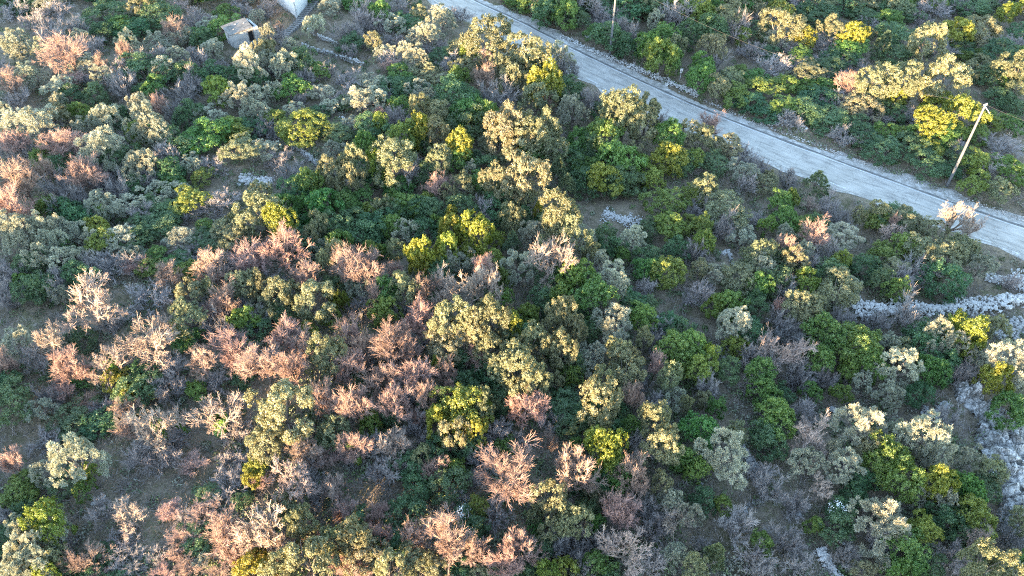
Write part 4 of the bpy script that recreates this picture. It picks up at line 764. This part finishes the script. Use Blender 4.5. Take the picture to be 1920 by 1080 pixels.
D 2925 1914 133 0;E 5089 1954 107 0;D 3409 626 124 0;S 5776 3255 128 0;D 1804 739 91 0;S 597 940 141 0;E 2705 3205 112 0;G 3897 1091 107 0;S 732 2099 111 0;D 3419 3263 101 0;P 553 3234 113 0;D 3387 2719 136 0;O 1422 608 127 0;S 426 140 92 0;S 1677 561 96 0;D 2364 803 99 0;O 3793 2255 121 0;D 2606 1193 138 0;E 5542 355 125 0;D 1191 427 135 0;E 4853 3210 107 0;D 3748 1837 97 0;D 3631 1451 118 0;D 2882 3259 111 0;D 5207 3205 118 0;D 4679 195 99 0;P 1919 2573 115 0;E 5788 2943 141 0;S 1139 1745 122 0;D 2827 2254 140 0;D 2641 3009 104 0;S 2038 2020 116 0;E 3358 2783 103 0;S 1324 2418 138 0;O 1808 1019 101 0;S 2314 2235 95 0;G 532 1269 117 0;D 1024 1476 111 0;O 1596 366 133 0;O 4423 1317 93 0;D 3809 1856 111 0;S 5789 2094 131 0;G 3551 2411 113 0;S 2907 2485 110 0;E 5598 1850 133 0;D 3441 1396 112 0;S 1388 1704 97 0;D 783 1354 124 0;S 3939 1180 118 0;G 4354 608 117 0;S 25 837 123 0;G 2030 1096 130 0;S 4444 685 130 0;S 2667 2690 94 0;S 1211 2159 127 0;G 2849 2495 105 0;G 1743 1028 142 0;D 2113 1266 135 0;D 1398 709 131 0;S 3097 2353 123 0;S 239 2471 136 0;S 4283 3240 126 0;D 3049 885 115 0;D 1789 634 101 0;S 974 2473 123 0;G 1256 148 142 0;P 733 2421 104 0;S 449 871 138 0;E 4007 257 119 0;E 3940 2551 101 0;S 2689 2334 94 0;D 2735 949 114 0;G 2158 1758 141 0;S 507 447 97 0;P 1819 2576 125 0;G 2167 1658 134 0;O 2021 1628 121 0;D 5780 2306 120 0;S 1358 1855 120 0;D 3308 2714 122 0;G 2995 851 140 0;D 2667 2959 112 0;D 3423 214 135 0;P 2422 2630 125 0;D 4000 178 135 0;P 970 2874 118 0;S 1751 2671 136 0;G 3837 2581 133 0;D 2972 3194 126 0;D 493 3214 139 0;P 927 3231 103 0;S 1054 2931 123 0;S -14 2913 99 0;G 3205 2103 107 0;D 3302 2852 107 0;S 3694 1888 102 0;S 821 1006 127 0;D 2941 1229 98 0;D 2359 1182 128 0;G 5342 702 111 0;O 5000 1925 114 0;S 2198 224 104 0;O 5491 2024 130 0;D 571 173 97 0;D 664 3263 114 0;G 4943 1237 131 0;O 1787 1378 117 0;D 1880 1618 101 0;G 4115 1694 139 0;D 4650 1556 127 0;E 2854 1909 128 0;G 2207 1106 91 0;D 3129 1998 104 0;G 5656 477 104 0;S 1472 707 140 0;D 2276 498 134 0;S 564 2300 135 0;D 2775 1117 117 0;D 4605 1273 109 0;O 1535 513 110 0;D 3645 1288 92 0;S 669 1069 134 0;D 4949 547 106 0;P 2249 2014 142 0;S 1564 732 100 0;S 4959 3088 126 0;S 2091 2504 133 0;D 2293 2623 131 0;D 2230 1198 104 0;P 358 2131 95 0;O 1001 332 110 0;S 91 558 130 0;G 5485 1043 131 0;S 4219 2161 101 0;D 2607 2171 135 0;P 1057 3020 134 0;D 5753 197 128 0;D 5007 628 141 0;P 2533 2471 93 0;S 352 3078 99 0;E 3938 1514 93 0;S 3632 2864 142 0;E 3229 3251 90 0;D 3479 2267 131 0;D 1135 219 112 0;D 5187 275 90 0;D 392 544 115 0;G 1263 53 113 0;S 1308 1763 143 0;P 1239 3236 116 0;S 286 699 99 0;S 4609 344 98 0;S 4903 136 106 0;S 5682 3030 111 0;S 1712 2413 101 0;S 649 1007 98 0;G 4734 2202 91 0;G 3605 1798 124 0;O 4517 1432 110 0;G 4501 330 131 0;O 1856 33 125 0;S 4066 1286 127 0;D 4220 1873 139 0;D 3060 1255 102 0;S 1754 2768 143 0;D 4337 2293 106 0;D 2455 2547 132 0;P 470 2266 116 0;G 1922 1124 138 0;D 2018 2125 99 0;D 1907 767 122 0;D 3312 1868 99 0;P 1166 2869 140 0;G 5037 3215 126 0;D 66 3012 117 0;S 3918 1426 119 0;E 5626 1090 120 0;S 4629 2122 125 0;D 2289 122 138 0;G 2821 1569 107 0;S 5397 2101 142 0;D 1646 1265 100 0;S 699 2372 113 0;S 126 861 107 0;D 5365 2979 118 0;G 2089 1410 93 0;G 273 1152 101 0;D 2468 1548 131 0;S 4199 1033 92 0;S 307 184 141 0;P 2675 2005 143 0;D 1366 2821 92 0;D 584 3117 116 0;E 4467 1480 123 0;D 465 1912 108 0;S 2391 2502 94 0;D 357 3196 131 0;D 3236 1773 97 0;D 3830 934 126 0;O 271 14 127 0;S 1508 1591 125 0;D 1664 1071 127 0;P 1931 2870 135 0;D 3473 1034 142 0;D 2090 736 135 0;S 3929 3076 95 0;D 4988 190 112 0;D 5346 969 90 0;S 3593 2151 128 0;S 2249 2113 123 0;E 3948 2257 94 0;E 4130 2451 120 0;P 1913 3131 118 0;P 1065 2601 130 0;P 1479 2704 107 0;D 2187 3059 127 0;D 2199 2341 90 0;S 680 817 91 0;D 36 2147 120 0;G 1072 1521 123 0;D 135 2865 97 0;D 4317 301 115 0;S 5136 1915 105 0;G 5771 311 123 0;S 1434 1816 129 0;D 5195 1880 143 0;O 4854 2139 104 0;S 4492 2138 123 0;S 2574 2800 100 0;D 2183 1981 90 0;D -24 -8 124 0;O 4286 1505 139 0;O 3784 3133 123 0;D 178 1494 126 0;G 3481 2692 139 0;P 655 2289 94 0;P 2110 2903 129 0;O -11 539 97 0;P 344 2202 107 0;G 3187 3190 115 0;O 1171 133 115 0;P 1722 2996 131 0;S 2395 3041 134 0;G 2967 1780 103 0;D 2415 2272 102 0;O 334 1658 99 0;P 718 2293 118 0;D 5612 555 121 0;S 3672 2283 118 0;D 3634 1739 102 0;G 2725 647 140 0;S 3590 2471 121 0;O 508 1333 106 0;S 2722 2539 96 0;S 903 3135 96 0;G 1915 1360 119 0;D 2373 1694 113 0;D 3108 1593 135 0;D 2180 506 142 0;D 1373 2114 119 0;E 4030 491 110 0;S 2060 91 138 0;D 1928 590 90 0;D 1805 2510 135 0;D 4653 383 138 0;G 3350 2933 97 0;D 4357 1591 134 0;O 418 1437 108 0;S 577 2893 133 0;D 1122 2984 122 0;D 4316 2505 141 0;P 1467 3109 102 0;G 5354 2748 120 0;G 1289 712 134 0;S 284 2222 126 0;E 5555 2654 131 0;D 3286 1024 127 0;G 2812 1706 127 0;D 2052 1325 141 0;O 4486 2622 136 0;E 5491 401 121 0;E 4888 2512 136 0;S -5 1520 107 0;S 2238 3257 102 0;S 4756 786 134 0;G 2582 451 102 0;D 1128 1567 102 0;S -5 400 108 0
S 5480 1840 110 0;S 5690 1590 80 0
S 1560 210 101 0;O 1635 285 107 0;O 1500 330 132 0;O 1770 135 118 0;S 1950 165 114 0;S 2070 225 126 0;S 1830 405 95 0;S 1950 450 108 0;O 2070 450 100 0;O 1800 510 119 0;S 1920 570 121 0;S 2040 615 85 0;O 1680 390 98 0;O 2160 300 102 0;S 2115 135 134 0;O 1440 90 95 0;S 1365 60 93 0;S 1500 45 124 0;O 1860 45 93 0;S 1965 285 85 0;S 1725 450 98 0;S 2160 540 95 0
"""
items = []
ox = oy = 0
for ln in DATA.strip().splitlines():
    if ';' not in ln:
        _, ox, oy = ln.split(); ox = float(ox); oy = float(oy); continue
    for tok in ln.split(';'):
        k, x, y, w_, l = tok.split(); items.append([k, ox + float(x) / 3, oy + float(y) / 3, float(w_) / 3, int(l)])
NI = len(items)
kinds = [i[0] for i in items]; px = np.array([i[1] for i in items]); py = np.array([i[2] for i in items]); wpx = np.array([i[3] for i in items]); lit = np.array([i[4] for i in items])
RP = np.random.default_rng(21)
widen = np.array([{'O': 1.2, 'E': 1.25, 'G': 1.25, 'D': 1.45, 'C': 1.15, 'F': 1.1, 'P': 1.2, 'B': 1.12, 'S': 1.35}[k] for k in kinds])
hw = np.array([{'O': 1.0, 'E': 1.1, 'G': 1.0, 'D': .7, 'C': 1.25, 'F': .8, 'P': 1.0, 'B': .8, 'S': .7}[k] for k in kinds])
cf = np.array([{'O': .62, 'E': .64, 'G': .6, 'D': .5, 'C': .5, 'F': .5, 'P': .62, 'B': .62, 'S': .5}[k] for k in kinds]) + .08 * lit
hmax = np.array([{'O': 1.15, 'E': 1.45, 'G': 1.35, 'D': 1., 'C': 1.6, 'F': 1., 'P': 1.2, 'B': .95, 'S': .9}[k] for k in kinds])
opaq = np.array([{'P': .55, 'B': .45, 'S': .5}.get(k, .86) for k in kinds])
Wm = wpx * 62 * K / FPX * widen; Hm = Wm * hw + .8
def terrain_shade(x, y):
    d = np.arange(1.5, 75, 1.5)[:, None]; return (base_z(x - TS * d, y - TC * d) - TAN * d).max(0)
for it in range(3):
    P = hit(px, py, cf * Hm); X, Y = P[:, 0], P[:, 1]
    dist = (P - CAM) @ FW; Wm = wpx * dist / FPX * widen
    G0 = base_z(X, Y); S_ = TS * X + TC * Y; U_ = TC * X - TS * Y
    ts = terrain_shade(X, Y); top = np.zeros(NI); eff = np.zeros(NI)
    for i_ in np.argsort(S_):
        up_ = (S_ < S_[i_] - .3) & (np.abs(U_ - U_[i_]) < .32 * (Wm + Wm[i_])) & (top > 0)
        sh = ts[i_]
        if up_.any(): sh = max(sh, (eff[up_] - TAN * (S_[i_] - S_[up_])).max())
        a = sh - G0[i_]; nat = Wm[i_] * hw[i_] + .6
        if lit[i_] == 0: h = min(nat, max(a - .25, .5 * nat))
        elif lit[i_] == 1: h = max(nat * .8, a + .28 * Wm[i_] + .15)
        else: h = max(nat * .9, a + (.6 if py[i_] > 420 else .42) * Wm[i_] + .2)
        h = float(np.clip(h, .75, min(hmax[i_] * Wm[i_] + 1.2, 10.5)))
        Hm[i_] = h; top[i_] = G0[i_] + h; eff[i_] = G0[i_] + h * opaq[i_]
P = hit(px, py, cf * Hm); X, Y = P[:, 0], P[:, 1]
# keep plants off the asphalt
rd = road_dist(X, Y); lim = ROADW / 2 + np.minimum(.3 * Wm, .9) + np.where(rd > 0, 1.9, .15)
bad = np.abs(rd) < lim
for i_ in np.where(bad)[0]:
    k = np.argmin(((rc - [X[i_], Y[i_]]) ** 2).sum(1)); sgn = 1 if rd[i_] > 0 else -1
    X[i_] += rnor[k, 0] * sgn * (lim[i_] - abs(rd[i_])); Y[i_] += rnor[k, 1] * sgn * (lim[i_] - abs(rd[i_]))
Z = ground_z(X, Y)

# ------------------------------------------------------------------ labels: what it looks like and how to find it
LOOK = {
 'O': ['shaded silver-grey olive', 'grey olive with sunlit top', 'cream sunlit olive'],
 'E': ['shaded grey-green oak', 'oak with sunlit top', 'golden sunlit oak'],
 'G': ['shaded green bush', 'green bush with sunlit yellow top', 'sunlit yellow-green bush'],
 'D': ['low dark green bush'] * 3, 'C': ['feathery blue-green juniper', 'juniper with sunlit tip', 'sunlit juniper'],
 'F': ['dark bush dotted with white flowers'] * 3,
 'P': ['shaded brownish leafless tree', 'leafless tree with pink sunlit twigs', 'pink sunlit leafless tree'],
 'B': ['pale crooked leafless tree', 'pale leafless tree with sunlit tips', 'whitish sunlit crooked leafless tree'],
 'S': ['grey leafless thicket'] * 3}
MARKS = [('the ruined hut', 445, 75), ('the white house', 556, 20), ('the straight utility pole', 1145, 80), ('the leaning utility pole', 1805, 285), ('the roadside marker', 1274, 138),
 ('the long stone wall', 1750, 582), ('the rock outcrop', 1870, 850), ('the blue-grey stone ribbon', 1402, 868), ('the short bottom wall', 1552, 1058), ('the terrace walls', 625, 95),
 ('the stony clearing', 1160, 410), ('the grassy clearing', 250, 920), ('the central flowering bush', 870, 960), ('the rightmost flowering bush', 1570, 957), ('the flat stone scree', 480, 340),
 ('the broad leafless fig', 167, 573), ('the tall pink tree', 960, 893), ('the largest sunlit oak', 523, 757), ('the bare tree fan', 1037, 480), ('the road bend', 1480, 290), ('the bluish stone hollow', 1228, 596),
 ('the paired sunlit oaks', 990, 230), ('the roadside bare tree', 1795, 407), ('the sunlit yellow bush', 1133, 830), ('the cream wallside olive', 1773, 623), ('the pink fan tree', 123, 93),
 ('the round lit bush', 830, 785), ('the flat-topped cream olive', 130, 853), ('the upper right photo corner', 1920, 0), ('the lower left photo corner', 0, 1080), ('the lower right photo corner', 1920, 1080), ('the upper left photo corner', 0, 0)]
DIRS = ['right', 'down-right', 'down', 'down-left', 'left', 'up-left', 'up', 'up-right']
_T = ['', 'first', 'second', 'third', 'fourth', 'fifth', 'sixth', 'seventh', 'eighth', 'ninth', 'tenth', 'eleventh', 'twelfth', 'thirteenth', 'fourteenth', 'fifteenth', 'sixteenth', 'seventeenth', 'eighteenth', 'nineteenth', 'twentieth']
ORD = _T[1:] + ['twenty-' + w_ for w_ in _T[1:10]] + ['thirtieth'] + ['thirty-' + w_ for w_ in _T[1:10]]
wmed = {k: np.median(Wm[[j for j in range(NI) if kinds[j] == k]]) for k in set(kinds)}
def size_word(i_):
    q = Wm[i_] / wmed[kinds[i_]]; return 'large ' if q > 1.3 else 'small ' if q < .75 else ''
look = [size_word(i_) + LOOK[kinds[i_]][lit[i_]] for i_ in range(NI)]
best = [None] * NI
for lk in sorted(set(look)):
    ids = np.array([i_ for i_ in range(NI) if look[i_] == lk])
    if len(ids) == 1:
        best[ids[0]] = (-1, 'the only ' + lk + ' on the hillside'); continue
    for mi, (ph, mx, my) in enumerate(MARKS):
        dx, dy = px[ids] - mx, py[ids] - my; dd = np.hypot(dx, dy)
        sec = np.round(np.arctan2(dy, dx) / (math.pi / 4)).astype(int) % 8
        for q in range(8):
            sub = ids[sec == q]; o_ = np.argsort(dd[sec == q])
            for rank, j in enumerate(sub[o_]):
                if rank >= len(ORD): break
                cost = rank * 90 + dd[sec == q][o_][rank]
                if best[j] is None or cost < best[j][0]:
                    best[j] = (cost, ('%s, %s going %s from %s' % (lk, ORD[rank], DIRS[q], ph)))
def label_of(i_):
    s = best[i_][1]; return s
IVY_ON = {}
for (x, y) in ((213, 385), (300, 795), (400, 780), (200, 680), (655, 830), (310, 800)):
    cand = [j for j in range(NI) if kinds[j] in 'BPO']; j = min(cand, key=lambda j: (px[j] - x) ** 2 + (py[j] - y) ** 2); IVY_ON[j] = 1

for i_ in range(NI):
    k = kinds[i_]; name, cat = NAMES[k]; mods = MODELS[k]; tm, cm = mods[RP.integers(len(mods))]
    e = empty(name, (float(X[i_]), float(Y[i_]), float(Z[i_])))
    s = RP.uniform(.92, 1.08, 2); e.scale = (Wm[i_] * s[0], Wm[i_] * s[1], Hm[i_]); e.rotation_euler = (0, 0, RP.uniform(0, 6.283))
    tag(e, label_of(i_), cat, GROUPS[k])
    a, b = (np.array(c) for c in PLANT_COLOURS[k]); f = RP.uniform()
    if k == 'G': f = .35 + .65 * f if lit[i_] else .55 * f ** 1.5  # sunlight painted into the leaves: bushes marked lit get a yellower colour
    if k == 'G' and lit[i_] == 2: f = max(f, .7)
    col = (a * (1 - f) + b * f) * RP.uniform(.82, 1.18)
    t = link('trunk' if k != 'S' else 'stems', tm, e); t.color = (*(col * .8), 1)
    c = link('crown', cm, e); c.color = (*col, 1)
    if k == 'F': link('blossoms', BLOSSOM, e)
    if i_ in IVY_ON:
        v = link('ivy', IVY, e); v.color = (.13, .22, .03, 1)

# ------------------------------------------------------------------ undergrowth, brush and grass that nobody could count
def field(n, seed, keep):
    r = np.random.default_rng(seed); qx = r.uniform(-120, 2040, n); qy = r.uniform(-60, 1150, n); Q = hit(qx, qy)
    rd_ = np.abs(road_dist(Q[:, 0], Q[:, 1])); m = keep(qx, qy, rd_, r); return Q[m], qx[m], qy[m], r
def el_in(qx, qy, cx, cy, rx, ry): return ((qx - cx) / rx) ** 2 + ((qy - cy) / ry) ** 2 < 1
def open_ground(qx, qy):
    return el_in(qx, qy, 240, 920, 190, 130) | el_in(qx, qy, 80, 800, 110, 70) | el_in(qx, qy, 1160, 400, 70, 55) | el_in(qx, qy, 1480, 960, 200, 120) | el_in(qx, qy, 1880, 560, 80, 60) | el_in(qx, qy, 1780, 750, 120, 50) | el_in(qx, qy, 1870, 860, 60, 150) | el_in(qx, qy, 780, 925, 130, 40) | el_in(qx, qy, 40, 620, 70, 70)
def under_keep(qx, qy, rd_, r):
    m = rd_ > ROADW / 2 + 1.5; m &= ~(open_ground(qx, qy) & (r.uniform(size=len(qx)) < .85)); return m
M_UNDER, t, o_ = new_mat('undergrowth_leaves')
at = t.nodes.new('ShaderNodeAttribute'); at.attribute_name = 'tint'; ns = noise(t, .22, 4, .6)
c_ = ramp(t, ns.outputs['Fac'], [(.34, (.06, .095, .04)), (.44, (.125, .145, .10)), (.52, (.08, .12, .045)), (.6, (.19, .185, .155)), (.7, (.10, .13, .06))])
c_ = mixc(t, 1., c_, ramp(t, at.outputs['Fac'], [(0., (.5, .5, .5)), (1., (1.5, 1.5, 1.45))]), 'MULTIPLY')
df = t.nodes.new('ShaderNodeBsdfDiffuse'); t.links.new(c_, df.inputs[0]); t.links.new(df.outputs[0], o_.inputs[0])
Q, qx, qy, r = field(8200, 51, under_keep)
per = 50; idx = np.repeat(np.arange(len(Q)), per); n = len(idx)
rad = r.uniform(.25, .95, len(Q)); d = rnd_dirs(n, r); d[:, 2] = np.abs(d[:, 2])
gz = ground_z(Q[:, 0], Q[:, 1])
Pn = np.stack([Q[:, 0], Q[:, 1], gz], 1)[idx] + d * (rad[idx] * r.uniform(.6, 1.05, n))[:, None] * [1, 1, .85]
V, F = leaves(Pn, unit(d + .8 * rnd_dirs(n, r)), r.uniform(.13, .27, n), r.uniform(.075, .14, n), r)
tag(link('undergrowth', mk('undergrowth', V, F, np.clip(.5 + r.normal(0, .22, n) + r.normal(0, .15, len(Q))[idx], 0, 1), mat=M_UNDER)), 'low mixed green scrub filling the gaps between the trees', 'undergrowth', kind='stuff')

M_BRUSH, t, o_ = new_mat('dry_brush')
at = t.nodes.new('ShaderNodeAttribute'); at.attribute_name = 'tint'
c_ = ramp(t, at.outputs['Fac'], [(0., (.10, .085, .075)), (.5, (.21, .185, .17)), (1., (.33, .30, .28))])
df = t.nodes.new('ShaderNodeBsdfDiffuse'); t.links.new(c_, df.inputs[0]); t.links.new(df.outputs[0], o_.inputs[0])
def brush_keep(qx, qy, rd_, r):
    m = rd_ > ROADW / 2 + 1.1; m &= ~((el_in(qx, qy, 1870, 860, 60, 140) & (r.uniform(size=len(qx)) < .7)) | el_in(qx, qy, 1160, 400, 60, 45)); m &= r.uniform(size=len(qx)) < np.where(open_ground(qx, qy), .6, .9); return m
Q, qx, qy, r = field(11000, 61, brush_keep)
per = 24; idx = np.repeat(np.arange(len(Q)), per); n = len(idx); gz = ground_z(Q[:, 0], Q[:, 1])
b0 = np.stack([Q[:, 0], Q[:, 1], gz], 1)[idx] + r.normal(0, .22, (n, 3)) * [1, 1, 0]
d = unit(rnd_dirs(n, r) * [1, 1, .5] + [0, 0, .75]); l = r.uniform(.35, 1.1, n) * r.uniform(.6, 1.3, len(Q))[idx]
sd = unit(np.cross(d, rnd_dirs(n, r))) * .016
V = np.stack([b0 + d * (l * .2)[:, None] - sd, b0 + d * (l * .2)[:, None] + sd, b0 + d * l[:, None]], 1).reshape(-1, 3); F = np.arange(3 * n).reshape(n, 3)
tag(link('brush', mk('brush', V, F, np.clip(.5 + r.normal(0, .25, n), 0, 1), mat=M_BRUSH)), 'dry grey twiggy brush between the bushes', 'brush', kind='stuff')

M_GRASS, t, o_ = new_mat('rough_grass')
at = t.nodes.new('ShaderNodeAttribute'); at.attribute_name = 'tint'; ns = noise(t, .35, 3, .6)
c_ = mixc(t, ns.outputs['Fac'], ramp(t, at.outputs['Fac'], [(0., (.07, .085, .03)), (1., (.15, .165, .06))]), ramp(t, at.outputs['Fac'], [(0., (.19, .155, .105)), (1., (.33, .285, .21))]))
df = t.nodes.new('ShaderNodeBsdfDiffuse'); t.links.new(c_, df.inputs[0]); t.links.new(df.outputs[0], o_.inputs[0])
def grass_keep(qx, qy, rd_, r):
    m = rd_ > ROADW / 2 + .25 + 1.2 * r.uniform(size=len(qx)); m &= r.uniform(size=len(qx)) < np.where(open_ground(qx, qy), 1., .3); m &= ~el_in(qx, qy, 1870, 860, 50, 130); return m
Q, qx, qy, r = field(26000, 71, grass_keep)
per = 9; idx = np.repeat(np.arange(len(Q)), per); n = len(idx); gz = ground_z(Q[:, 0], Q[:, 1])
b0 = np.stack([Q[:, 0], Q[:, 1], gz - .02], 1)[idx] + r.normal(0, .1, (n, 3)) * [1, 1, 0]
d = unit(rnd_dirs(n, r) * [1, 1, .3] + [0, 0, .7]); l = r.uniform(.12, .34, n); sd = unit(np.cross(d, rnd_dirs(n, r))) * .018
V = np.stack([b0 - sd, b0 + sd, b0 + d * l[:, None]], 1).reshape(-1, 3)
tag(link('grass', mk('grass', V, np.arange(3 * n).reshape(n, 3), np.clip(.5 + r.normal(0, .25, n), 0, 1), mat=M_GRASS)), 'rough dry grass on the open ground and along the road', 'grass', kind='stuff')
